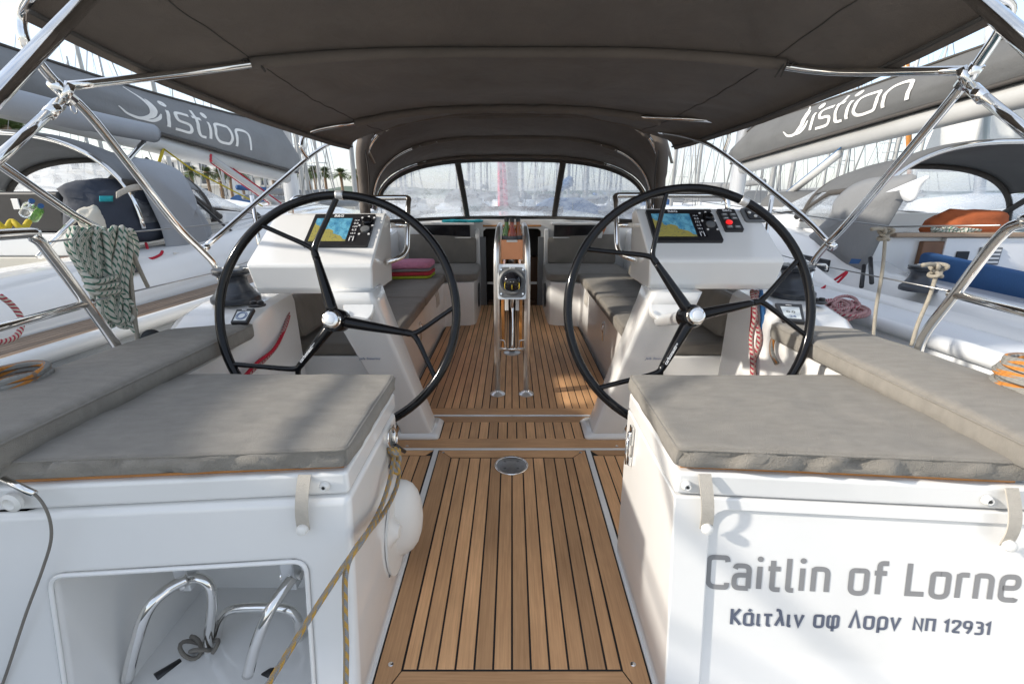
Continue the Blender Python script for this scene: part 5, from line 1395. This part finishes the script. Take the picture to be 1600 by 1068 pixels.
SR, ptR, stR, yA2, yB2 = cover(1, ymR, br0, br1, 'dark grey zipped sail cover with white lettering on the starboard neighbour boom', 'sail_dark')
t0 = (px(1262, 215, X=2.86).y - yA2) / (yB2 - yA2); t1 = (px(1418, 150, X=2.87).y - yA2) / (yB2 - yA2)
letters(SR, stR, (t0, .24), ((t0 - t1) / 4.42, .47), -1)

# rolled awning under the port boom
ra = thing('rolled_awning', 'rolled grey awning in its boot under the port neighbour boom', 'awning', (-2.42, 1.5, 1.46))
e1 = px(236, 208, X=-2.42); e0 = px(0, 160, X=-2.42); e0 = e1 + (e0 - e1) * ((2.0 - e1.y) / (e0.y - e1.y))
tube('boot', crom([e0, e0.lerp(e1, .33) + V((0, 0, .012)), e0.lerp(e1, .66), e1.lerp(e0, .02), e1], 8), [.066] * 16 + [.058] * 16 + [.045], 'boot_grey', ra, 16)
tube('support_tube', [e1 + V((0, -.08, -.06)), px(132, 326, X=-2.42), px(60, 402, X=-2.42)], .014, 'chrome', ra, 10)
tube('lower_tube', [px(-40, 160, X=-2.45) , px(-10, 300, X=-2.45)], .014, 'chrome', ra, 10)

# vang and lines on the port neighbour
def simple(name, pts, r, m, label, cat, group=None, n=8): return tag(tube(name, pts, r, m, None, n), label, cat, group)
vg = thing('boom_vang', 'aluminium boom vang strut with red lines on the port neighbour', 'boom vang', px(330, 245, X=-2.95))
a_, b_ = px(328, 246, X=-2.95), px(448, 330, X=-3.0); a_.z = max(a_.z, 1.3)
tube('strut', [a_, b_], .034, 'mast_paint', vg, 10)
for q in (.045, .06): tube('line', [a_ + V((0, 0, q)), b_ + V((0, 0, q))], .006, 'rope_red', vg, 6)
tube('line', [a_ - V((0, 0, .05)), b_ - V((0, 0, .06))], .006, 'rope_red', vg, 6)
lathe('end_block', [(.03, -.02), (.045, 0), (.03, .02)], a_, (1, 0, 0), 'red_cloth', vg, 14)
vg2 = thing('boom_vang', 'aluminium boom vang strut with blue lines on the starboard neighbour', 'boom vang', px(1260, 270, X=2.95))
a_, b_ = px(1312, 240, X=2.95), px(1205, 325, X=3.0)
tube('strut', [a_, b_], .034, 'mast_paint', vg2, 10)
tube('line', [a_ + V((0, 0, .05)), b_ + V((0, 0, .05))], .006, 'rope_blue', vg2, 6)
tube('line', [a_.lerp(b_, .6) - V((0, 0, .05)), b_ - V((0, 0, .05))], .008, 'rope_red', vg2, 6)
simple('mainsheet', [px(255, 232, X=-2.95), px(300, 265, X=-2.7), px(410, 322, X=-2.6)], .007, 'rope_yellow', 'yellow line from the port neighbour boom to its deck', 'rope')
simple('boom_strap', [px(248, 255, X=-2.9), px(255, 233, X=-2.95)], .012, 'rope_yellow', 'yellow strop holding a block under the port neighbour boom', 'strap')
simple('dodger_strap', [px(228, 247, X=-2.3), px(290, 300, X=-2.25), px(350, 352, X=-2.2), px(395, 385, X=-2.2)], .010, 'black_plastic', 'black webbing strap stretched over the grey spray cloth', 'strap')

# spray cloths -------------------------------------------------------------------
def cloth(name, pts, X, s, m, label, bulge=.10):
    P = [px(x, y, X=s * X) for x, y in pts]; c = sum(P, V()) / len(P)
    ring = crom(P, 4, True); K = len(ring); L_ = 6; vs, fs = [], []
    for l in range(L_ + 1):
        f = 1 - l / L_
        for i, p in enumerate(ring):
            q = c.lerp(p, f); vs.append(q + V((-s * bulge * (1 - f * f) + .012 * noise.noise(q * 5), 0, 0)))
    for l in range(L_):
        for i in range(K): fs.append((l * K + i, l * K + (i + 1) % K, (l + 1) * K + (i + 1) % K, (l + 1) * K + i))
    o = fixn(mk(name, vs, fs, m, None, True)); so_ = o.modifiers.new('thick', 'SOLIDIFY'); so_.thickness = .006
    return tag(o, label, 'cloth', 'spray cloths'), P
cl, P = cloth('spray_cloth', [(205, 250), (250, 253), (281, 268), (296, 295), (300, 315), (330, 360), (320, 378), (326, 402), (275, 411), (250, 352), (225, 298)], 2.22, -1, 'boot_grey', 'grey spray cloth at the side of the port neighbour sprayhood')
sheet('care_label', [px(270, 394, X=-2.14), px(284, 395, X=-2.14), px(289, 404, X=-2.14), px(275, 404, X=-2.14)], 'white_plastic', cl, None, .002, (1, 0, 0))
simple('cloth_strap', [px(263, 395, X=-2.2), px(283, 432, X=-2.12)], .012, 'black_plastic', 'black strap hanging from the grey spray cloth to port', 'strap')
cl, P = cloth('spray_cloth', [(1256, 379), (1298, 335), (1306, 312), (1326, 292), (1357, 279), (1397, 275), (1433, 275), (1408, 317), (1380, 368), (1357, 410), (1338, 427), (1306, 414), (1276, 404)], 2.2, 1, 'sail_grey', 'dark grey spray cloth with blue tag beside the starboard neighbour cockpit')
sheet('brand_tag', [px(1327, 412, X=2.12), px(1342, 412, X=2.12), px(1346, 405, X=2.12), px(1331, 404, X=2.12)], 'blue_cushion', cl, None, .003, (-1, 0, 0))
fl2, P = cloth('flap', [(1383, 300), (1420, 285), (1452, 274), (1440, 292), (1427, 314), (1412, 315), (1407, 302), (1395, 299)], 2.1, 1, 'gelcoat_old', 'pale fabric flap folded over the dark spray cloth', .03)
for k in range(2): simple('cloth_strap', [px(1350 + 10 * k, 415 - 12 * k, X=2.15), px(1346 + 16 * k, 448 - 6 * k, X=2.05)], .012, 'black_plastic', ('black webbing strap at the lower corner of the dark spray cloth', 'black webbing strap above the lower corner of the dark spray cloth')[k], 'strap', 'straps of the spray cloth')

# neighbours' sprayhoods -----------------------------------------------------------
def hood(s, xc, hw, ya_, yb_, zc, m, label):
    T = thing('sprayhood', label, 'sprayhood', (s * xc, (ya_ + yb_) / 2, .95), 'sprayhoods of the neighbours')
    zb = .92
    def bw(th, v):
        y = ya_ + (yb_ - ya_) * v; z = zc - .22 * v ** 1.5; h = hw * (1 - .04 * v); e = 2 / 2.5
        c, q = math.cos(th), math.sin(th)
        return V((s * xc - h * math.copysign(abs(c) ** e, c), y, zb + (z - zb) * abs(q) ** e))
    surf('canvas', lambda a, b: bw(R(25 + 130 * a), b * .62) + V((0, 0, .01 * math.sin(b * 9))), 40, 12, .006, m, T)
    tube('bow', [bw(R(2 + 176 * i / 40), 0) - V((0, 0, .015)) for i in range(41)], .014, 'chrome', T, 10)
    tube('bow', [bw(R(2 + 176 * i / 40), .62) - V((0, 0, .01)) for i in range(41)], .02, 'canopy_edge', T, 8)
    tube('front_band', [bw(R(2 + 176 * i / 40), 1) + V((0, .25, -.25 * math.sin(R(176 * i / 40)))) for i in range(41)], .02, 'canopy_edge', T, 8)
    surf('window_pane', lambda a, b: bw(R(12 + 156 * a), .62).lerp(bw(R(12 + 156 * a), 1) + V((0, .25, -.25 * math.sin(R(12 + 156 * a)))), b), 30, 8, .002, 'vinyl', T)
    for q in (-1, 1):
        surf('side_pane', lambda a, b, q=q: bw(R(90 - q * (65 + 22 * b)), .62 * a), 8, 8, .002, 'vinyl', T)
        tube('window_post', [bw(R(90 - q * 65), .0), bw(R(90 - q * 66), .45), bw(R(90 - q * 86), .7)], .022, 'canopy_edge', T, 8)
    return T
hood(-1, 3.05, .80, 2.95, 4.15, 1.50, 'sail_grey', 'grey canvas sprayhood on the port neighbour yacht')
hood(1, 3.05, .82, 3.05, 4.2, 1.46, 'sail_dark', 'dark canvas sprayhood arching over the starboard neighbour companionway')

# port neighbour: bag, case, bottles, ropes
def lump(name, c, r, m, label, cat, seed, sq=.8, parent=None):
    vs, fs = [], []; a_, b_ = 26, 16
    for j in range(b_ + 1):
        ph = math.pi * j / b_
        for i in range(a_):
            th = 2 * math.pi * i / a_
            d_ = V((math.sin(ph) * math.cos(th), math.sin(ph) * math.sin(th), math.cos(ph)))
            k = 1 + .22 * noise.noise(d_ * 1.7 + V((seed, 0, 0))) + .09 * noise.noise(d_ * 4.5 + V((0, seed, 0)))
            d2 = V([math.copysign(abs(q) ** sq, q) for q in d_])
            vs.append(V(c) + V((d2.x * r[0], d2.y * r[1], d2.z * r[2])) * k)
    for j in range(b_):
        for i in range(a_): fs.append((j * a_ + i, j * a_ + (i + 1) % a_, (j + 1) * a_ + (i + 1) % a_, (j + 1) * a_ + i))
    o = fixn(mk(name, vs, fs, m, parent, True))
    return tag(o, label, cat) if label else o
bg_ = lump('dinghy_bag', px(205, 330, X=-2.45), (.20, .42, .19), 'navy_cloth', 'bulging navy canvas bag stowed under the port neighbour sprayhood', 'bag', 3)
c = px(150, 345, X=-2.38)
lump('drawstring_end', c, (.06, .09, .085), 'beige', None, None, 5, parent=bg_)
surf('bag_strap', lambda a, b: px(182 + 46 * a, 300 - 12 * a + 10 * b - 5 * math.sin(3 * a), X=-2.24), 8, 3, .006, 'webbing', bg_)
surf('green_strap', lambda a, b: px(156 + 20 * a, 306 + 9 * b, X=-2.3), 4, 2, .006, 'turquoise', bg_)
cz = px(60, 345, X=-2.9)
cs_ = tag(box('tool_case', (cz.x - .22, cz.y - .1, .93), (cz.x + .26, cz.y + .1, 1.16), 'black_plastic', None, .02), 'black hard case on the port neighbour bridge deck', 'case')
box('case_latch', (cz.x - .02, cz.y - .108, 1.06), (cz.x + .02, cz.y - .1005, 1.12), 'alloy', cs_, .002)
box('cabin_shelf', (-3.6, 2.75, .80), (-2.5, 3.2, .925), 'gelcoat_old', NL, .01)
box('door_frame', (-2.60, 2.70, .32), (-2.50, 2.745, .80), 'brown_wood', NL, .004)
box('cockpit_panel', (-3.6, 2.70, .32), (-2.61, 2.74, .80), 'beige', NL, .004)
for (x_, y_, m_, lab) in ((38, 335, 'clear_glass', 'clear plastic water bottle lying beside the black case'), (52, 342, 'bottle_green', 'green plastic bottle beside the black case')):
    c = px(x_, y_, X=-2.6); T = thing('bottle', lab, 'bottle', c, 'bottles on the neighbour deck')
    lathe('body', [(.02, 0), (.024, .01), (.024, .10), (.010, .13), (.009, .14)], c, (.6, -.3, .35), m_, T, 16)
    lathe('cap', [(.012, 0), (.012, .015)], c + V((.6, -.3, .35)).normalized() * .141, (.6, -.3, .35), 'blue_cushion', T, 12)
rope('rope_pile', [px(0 + 9 * k, 352 + 7 * math.sin(k * 2.1), X=-2.5 + .03 * math.cos(k * 1.7)) for k in range(-3, 6)], .014, 'rope_yellow', 'yellow rope heaped on the port neighbour coaming')
rope('red_line', [px(232, 395, X=-2.3), px(228, 380, X=-2.3), px(231, 392, X=-2.26), px(226, 401, X=-2.2), px(236, 404, X=-2.16), px(250, 398, X=-2.16), px(254, 392, X=-2.16)], .008, 'rope_red', 'red line snaking on the port neighbour coaming')
rope('deck_rope', [px(0, 462, X=-1.9), px(20, 478, X=-1.9), px(34, 500, X=-1.88), px(28, 522, X=-1.86), px(10, 532, X=-1.85), px(-20, 536, X=-1.84)], .010, 'rope_red_white', 'red flecked rope loop on the grey neighbour side deck')
winch(px(196, 425, X=-2.18), .075, 'dark winch on the port neighbour coaming behind the coiled rope', 'winches of the neighbours')
# starboard neighbour
wp = px(1430, 466, X=2.14); winch((wp.x, wp.y, .662), .082, 'dark winch with bright cap on the starboard neighbour coaming', 'winches of the neighbours')
wp2 = px(1392, 400, X=2.3); winch((wp2.x + .1, wp2.y + .4, .80), .08, 'dark winch wrapped in navy cover under the pale flap', 'winches of the neighbours')
lump('winch_cover', (wp2.x + .1, wp2.y + .42, 1.05), (.09, .11, .10), 'navy_cloth', 'navy fabric bundle on top of the starboard neighbour winch', 'cover', 9)
def slab(name, pts, X0, X1, m, label, cat, group=None):
    P = [px(x, y, X=X0) for x, y in pts]; return tag(ext(name, P, (X1 - X0, 0, 0), m, None, .02), label, cat, group)
q = [(2.58, 1.9, .56), (2.58, 2.98, .56), (2.555, 2.98, .80), (2.555, 1.9, .74)]
o = cushion('blue_backrest', q, .05, 'blue_cushion', nu=30, nv=12, r=.02, corner=.04, fr=.3, pipe=False); o.name = 'backrest_cushion'; tag(o, 'blue backrest cushion along the starboard neighbour cockpit side', 'cushion', 'blue cushions of the neighbour')
q = [(2.55, 1.0, .50), (3.0, 1.0, .50), (3.0, 2.98, .50), (2.55, 2.98, .50)]
o = cushion('blue_seat', q, .07, 'blue_cushion', nu=20, nv=30, r=.02, corner=.04, fr=.3, pipe=False); o.name = 'seat_cushion'; tag(o, 'blue seat cushion in the starboard neighbour cockpit', 'cushion', 'blue cushions of the neighbour')
box('bench_base', (2.53, 1.0, .30), (3.0, 2.99, .499), 'gelcoat', NR, .01)
q = [(3.34, 1.9, .50), (3.34, 2.95, .50), (3.42, 2.95, .84), (3.42, 1.9, .84)]; q = [q[1], q[0], q[3], q[2]]
o = cushion('blue_backrest', q, .07, 'blue_cushion', nu=30, nv=12, r=.02, corner=.04, fr=.3, pipe=False); o.name = 'backrest_cushion'; tag(o, 'tall blue backrest cushion on the far side of the starboard neighbour cockpit', 'cushion', 'blue cushions of the neighbour')
box('bridge_deck', (2.33, 3.06, .25), (3.67, 3.898, .885), 'gelcoat', NR, .01)
dr = box('louvred_door', (2.74, 3.02, .30), (3.60, 3.058, .884), 'gelcoat', NR, .008)
box('door_frame', (2.60, 3.02, .32), (2.735, 3.057, .86), 'brown_wood', dr, .006)
for zz in (.63, .77):
    v_ = box('vent', (2.96, 3.008, zz - .055), (3.10, 3.019, zz + .055), 'grey_plastic', dr, .004)
    for k in range(4): box('louvre', (2.975, 3.000, zz - .042 + k * .024), (3.085, 3.0075, zz - .030 + k * .024), 'white_plastic', dr)
box('black_socket', (2.82, 3.01, .71), (2.90, 3.019, .80), 'black_plastic', dr, .004)
box('hatch_rail', (2.40, 3.0, .888), (3.66, 3.10, .912), 'teak_old', NR, .006)
lump('canvas_bundle', px(1512, 352, Y=3.24), (.27, .11, .10), 'orange_cloth', 'folded orange canvas bundle on the starboard neighbour coach roof', 'bundle', 12)
rp_ = thing('rope_coil', 'green flecked rope piled in front of the orange bundle', 'rope', px(1490, 365, Y=3.12))
for k in range(9):
    P = [px(1455 + 80 * random.random(), 361 + random.uniform(-5, 4), Y=3.12 + .03 * random.random()) for _ in range(5)]
    tube('loop', crom(sorted(P, key=lambda v: v.x), 5), .010, 'rope_green', rp_, 7)
box('portlight', (2.045, 3.05, .66), (2.06, 3.55, .74), 'smoked', NR, .01)
rp2 = thing('rope_coil', 'heap of pink and red flecked rope on the starboard neighbour side deck', 'rope', px(1315, 485, Z=.6))
for k in range(16):
    cx_, cy_ = 1315 + random.uniform(-22, 26), 482 + random.uniform(-10, 10); rx, ry = random.uniform(10, 26), random.uniform(5, 10)
    P = [px(cx_ + rx * math.cos(a) + random.uniform(-3, 3), cy_ + ry * math.sin(a), Z=.612 + .006 * (k % 7)) for a in [2 * math.pi * q / 8 for q in range(8)]]
    tube('loop', crom(P, 5, True), .0085, 'rope_red_pink', rp2, 7, closed=True)
rope('red_line', [px(1308, 414, X=2.15), px(1300, 432, X=2.1), px(1290, 448, X=2.05), px(1296, 452, X=2.02), px(1318, 432, X=2.05), px(1322, 425, X=2.06), px(1300, 440, X=2.04), px(1282, 452, X=1.98)], .0075, 'rope_red', 'red line looped under the dark spray cloth')

# ================================================================== background: fleet, palms, buildings
def far_yacht(h, ln, label, group, hm):
    T = thing('moored_yacht', label, 'sailboat', (0, 0, WZ), group)
    S = []
    for f, wd in ((0, .30), (.15, .42), (.4, .48), (.7, .36), (.9, .14), (1, .01)):
        y = -ln / 2 + ln * f; wv = wd * ln * .33; fb = 1.0 + .35 * f
        S.append([(-wv, y, fb), (wv, y, fb), (wv * .85, y, .2), (wv * .3, y, -.3), (-wv * .3, y, -.3), (-wv * .85, y, .2)])
    def up(o): o.location.z += WZ; return o
    def child(o):
        o.location.z += 0; return o
    Tl = T.location.copy(); T.location = (0, 0, 0)
    fixn(loft('hull', S, hm, T, smooth=False))
    cb_ = [[(-wd, y, 1.0), (-wd * .9, y, z), (wd * .9, y, z), (wd, y, 1.0)] for y, wd, z in ((-ln * .22, ln * .11, 1.5), (0, ln * .11, 1.62), (ln * .2, ln * .07, 1.55), (ln * .28, ln * .04, 1.2))]
    fixn(loft('cabin', cb_, 'hull_white', T, smooth=False))
    tube('mast', [(0, ln * .08, 1.2), (0, ln * .08, h * .6), (0, ln * .075, h)], [.10, .095, .06], 'mast_paint', T, 8)
    for z in (.38, .66): tube('spreader', [(-ln * .075, ln * .07, h * z), (0, ln * .08, h * z + .05), (ln * .075, ln * .07, h * z)], .03, 'mast_paint', T, 5)
    for q in (-1, 1): tube('shroud', [(q * ln * .14, ln * .06, 1.2), (q * ln * .075, ln * .07, h * .38), (q * ln * .07, ln * .07, h * .66), (0, ln * .08, h * .95)], .012, 'wire', T, 4)
    tube('forestay', [(0, ln * .47, 1.35), (0, ln * .08, h * .97)], .035, 'mast_paint', T, 5)
    tube('backstay', [(0, -ln * .48, 1.1), (0, ln * .08, h)], .012, 'wire', T, 4)
    tube('boom', crom([(0, ln * .07, 2.3), (0, -ln * .1, 2.35), (0, -ln * .30, 2.4)], 4), .13, 'sail_grey' if hm == 'hull_white' else 'blue_cushion', T, 8, flat=1.2)
    loft('sprayhood', [[(-wq, y, 1.3), (-wq * .92, y, z - .2), (-wq * .5, y, z), (wq * .5, y, z), (wq * .92, y, z - .2), (wq, y, 1.3)] for y, wq, z in ((-ln * .24, ln * .10, 1.95), (-ln * .19, ln * .10, 1.98), (-ln * .12, ln * .10, 1.62))], 'sail_grey' if hm == 'hull_white' else 'blue_cushion', T, smooth=False)
    T.location = Tl
    return T
mat('hull_navy', (.04, .06, .13), .3, var=.05)
yA_ = far_yacht(15.5, 11, 'white yacht with bare mast moored among the far boats', 'far yachts', 'hull_white')
yB_ = far_yacht(13.0, 9.5, 'smaller blue hulled yacht moored among the far boats', 'far blue yachts', 'hull_navy')
spots = []
rnd = random.Random(21)
for row, (yy, n_, wd) in enumerate(((20, 8, 15), (28, 12, 22), (38, 16, 31), (50, 18, 40), (66, 20, 52))):
    for k in range(n_):
        x = -wd + 2 * wd * (k + .5) / n_ + rnd.uniform(-2.6, 2.6)
        if row == 0 and abs(x) < 1.5: x += 2.2
        if x < -9 and yy > 55: continue
        spots.append((x, yy + rnd.uniform(-2.5, 2.5), row))
uA = uB = False
ROW = ('in the row of boats closest beyond our bow', 'in the second row beyond our bow', 'in the third row beyond our bow', 'in the fourth row beyond our bow', 'in the farthest row of boats')
for i, (x, y, row) in enumerate(spots):
    b = (i % 6 == 4)
    src = yB_ if b else yA_
    if (b and not uB) or (not b and not uA): o = src
    else: o = copy_tree(src)
    if b: uB = True
    else: uA = True
    o['label'] = ('smaller blue hulled yacht moored ' if b else 'white yacht with bare mast moored ') + ROW[row]; o['group'] = ('blue' if b else 'white') + ' yachts ' + ROW[row]
    o.location = (x, y, WZ); k = rnd.uniform(.7, 1.2); o.scale = (k, k, k * rnd.uniform(.75, 1.15))
    o.rotation_euler.z = rnd.choice((0, math.pi)) + rnd.uniform(-.06, .06)
# yacht with white sails set, and the wooden mast
ws = thing('sailing_dinghy_sails', 'yacht with big white sails hanging beyond the starboard neighbour', 'sails', px(1530, 330, Y=12))
for k, pts in enumerate((((1432, 268), (1520, 268), (1530, 120), (1498, 150)), ((1545, 258), (1620, 262), (1640, 60), (1556, 80)))):
    P = [px(x, y, Y=11.5 + .3 * k) for x, y in pts]
    surf('sail', lambda a, b, P=P: (P[0] * (1 - a) + P[1] * a) * (1 - b) + (P[3] * (1 - a) + P[2] * a) * b + V((0, .25 * math.sin(3 * a + 1.5 * b), 0)), 14, 14, .01, 'logo_white', ws)
tube('mast', [px(1528, 330, Y=11.6), px(1548, 60, Y=11.6), px(1560, -100, Y=11.6)], .11, 'alloy', ws, 10)
tube('boom', [px(1550, 250, Y=11.4), px(1640, 240, Y=11.2)], .14, 'logo_white', ws, 10)
tube('hull', [px(1430, 345, Y=11.6), px(1520, 335, Y=11.6), px(1700, 340, Y=11.6)], .5, 'hull_white', ws, 10)
wm = thing('wooden_mast', 'varnished wooden mast rising behind the starboard spray cloth', 'mast', px(1423, 330, Y=22))
tube('pole', [px(1424, 345, Y=22), px(1419, 180, Y=22), px(1414, 20, Y=22)], .11, 'varnish', wm, 10)
tube('crosstree', [px(1400, 256, Y=22), px(1440, 254, Y=22)], .03, 'varnish', wm, 6)
# white motor boat with a blue stripe and a tarpaulin covered boat, to port
mb = thing('motor_boat', 'white motor boat with a blue stripe and side fender beyond the port neighbour', 'motor boat', px(350, 350, Y=13))
hs_ = []
for x_, t_, b_ in ((303, 312, 350), (330, 309, 356), (370, 313, 358), (420, 322, 356)):
    hs_.append([px(x_, t_, Y=12.6), px(x_, (t_ * .55 + b_ * .45), Y=12.4), px(x_, b_ + 22, Y=12.8), px(x_, b_ + 22, Y=14.6), px(x_, t_ + 6, Y=14.9)])
fixn(loft('hull', hs_, 'hull_white', mb, smooth=False))
surf('blue_stripe', lambda a, b: px(326 + 50 * a, 320 + 4 * a + 7 * b, Y=12.38), 6, 2, .01, 'ink_stripe' if 'ink_stripe' in M else 'rope_blue', mb)
lump('fender', px(347, 338, Y=12.1), (.22, .2, .26), 'white_plastic', None, None, 4, parent=mb)
tb = lump('tarpaulin_boat', px(400, 345, Y=14), (1.3, .8, .42), 'beige', 'boat under a beige tarpaulin moored to port', 'boat', 8)
kb = lump('covered_dinghy', px(1262, 330, Y=5.2), (.42, .5, .22), 'sail_dark', 'dinghy under a dark cover on the starboard neighbour foredeck', 'boat', 14)
# palms on the quay
mat('palm_leaf', (.085, .12, .035), .7, var=.35, scale=2)
mat('palm_trunk', (.24, .16, .10), .9, var=.3, scale=4, bump=1, bscale=8)
def palm():
    T = thing('palm_tree', 'tall palm tree with a bushy crown on the quay', 'palm tree', (0, 0, 0), 'palms along the quay')
    tube('trunk', [(0, 0, 0), (.1, 0, 2), (.05, 0, 4.2), (0, 0, 5.6)], [.30, .22, .20, .26], 'palm_trunk', T, 8)
    lump('crown_heart', (0, 0, 5.7), (.30, .30, .5), 'palm_trunk', None, None, 2, parent=T)
    vs, fs = [], []
    rr = random.Random(5)
    for k in range(46):
        a = rr.uniform(0, 6.28); el = rr.uniform(-.5, 1.35); ln = rr.uniform(1.5, 2.1)
        d_ = V((math.cos(a) * math.cos(el), math.sin(a) * math.cos(el), math.sin(el)))
        sd = V((-math.sin(a), math.cos(a), 0)); P = []
        for q in range(9):
            f = q / 8; P.append(V((0, 0, 5.8)) + d_ * (ln * f) + V((0, 0, -.75 * ln * .5 * f * f)))
        for q in range(2, 9):
            f = q / 8
            for sg_ in (-1, 1):
                w_ = .50 * math.sin(math.pi * (f * .8 + .12)); tip = P[q] + sd * sg_ * w_ + d_ * .22 + V((0, 0, -.16))
                b = len(vs); vs += [P[q - 1], P[q], tip]; fs.append((b, b + 1, b + 2))
    mk('crown', vs, fs, 'palm_leaf', T)
    return T
p0 = palm()
PL = [(297, 268), (325, 285), (378, 280), (362, 292), (428, 290), (452, 296), (470, 275), (484, 282), (495, 297), (510, 297), (535, 300), (560, 304), (5, 200), (20, 205), (345, 290)]
for i, (x_, y_) in enumerate(PL):
    o = p0 if i == 0 else copy_tree(p0)
    Yp = (66 if x_ > 100 else 40) + 3 * (i % 4); c = px(x_, y_, Y=Yp)
    k = max(.7, (c.z + .2) / 5.9); o.location = (c.x, c.y, -.2); o.scale = (k * 1.35, k * 1.35, k); o.rotation_euler.z = i * 1.3
# white houses behind the palms
mat('house_white', (.68, .66, .62), .8, var=.08, scale=.3)
mat('house_glass', (.06, .07, .09), .15, var=.1)
for i, (x_, wd, hg, Yh, fl_n) in enumerate(((318, 12, 6.8, 92, 3), (250, 14, 5.4, 100, 2), (430, 11, 4.4, 104, 2), (120, 16, 7.4, 96, 3))):
    c = px(x_, 330, Y=Yh)
    T = thing('house', ('white three storey house with balconies behind the palms', 'low white house with a flat roof behind the quay', 'small white two storey house beyond the palm row', 'wide white house behind the port sprayhood')[i], 'house', (c.x, Yh, -.2), 'houses on the quay')
    box('wall', (c.x - wd / 2, Yh, -.2), (c.x + wd / 2, Yh + 8, hg), 'house_white', T)
    box('roof', (c.x - wd / 2 - .3, Yh - .3, hg + .01), (c.x + wd / 2 + .3, Yh + 8.3, hg + .3), 'house_white', T)
    for f in range(fl_n):
        z0 = .6 + f * hg / fl_n
        for k in range(4):
            xx = c.x - wd / 2 + wd * (k + .5) / 4; w_ = box('window', (xx - .7, Yh - .06, z0), (xx + .7, Yh - .01, z0 + 1.4), 'house_glass', T)
            box('sill', (xx - .8, Yh - .2, z0 - .12), (xx + .8, Yh - .07, z0 - .02), 'house_white', w_)
        if f: box('balcony', (c.x - wd / 2, Yh - 1.3, z0 - .35), (c.x + wd / 2, Yh - .21, z0 - .2), 'house_white', T)

mat('flag_red', (.42, .10, .14), .85, var=.6, scale=16)
# added canopy over the port neighbour's stern, out of view, shading our seat
nb = thing('bimini', 'grey two panel shade canopy added unseen over the port neighbour stern', 'bimini', (-3.0, .3, 1.0))
for k, (y0_, y1_) in enumerate(((.0, 1.38), (-1.5, -.15))):
    surf('shade_panel', lambda a, b, y0_=y0_, y1_=y1_: V((-2.48 - 1.30 * a, y0_ + (y1_ - y0_) * b + .05 * math.sin(a * 7 + b) * (b - .5), 1.60 + .10 * math.sin(math.pi * a) + .015 * math.sin(9 * b))), 24, 12, .006, 'boot_grey', nb)
for y_ in (1.36, .02, -.17, -1.48):
    tube('hoop', fillet([(-2.46, .5, .82), (-2.46, y_, 1.59), (-3.0, y_, 1.72), (-3.8, y_, 1.59), (-3.8, .5, .82)], .12), .012, 'chrome', nb, 8)

fg = tag(surf('furled_flag', lambda a, b: V((-.20 + .14 * a * (.35 + .65 * b) + .01 * math.sin(14 * a), 6.98 + .03 * math.sin(11 * a + 3 * b), 2.1 - 1.15 * b)), 14, 16, .01, 'flag_red'), 'red and white patterned flag hanging by our mast, seen through the window', 'flag')
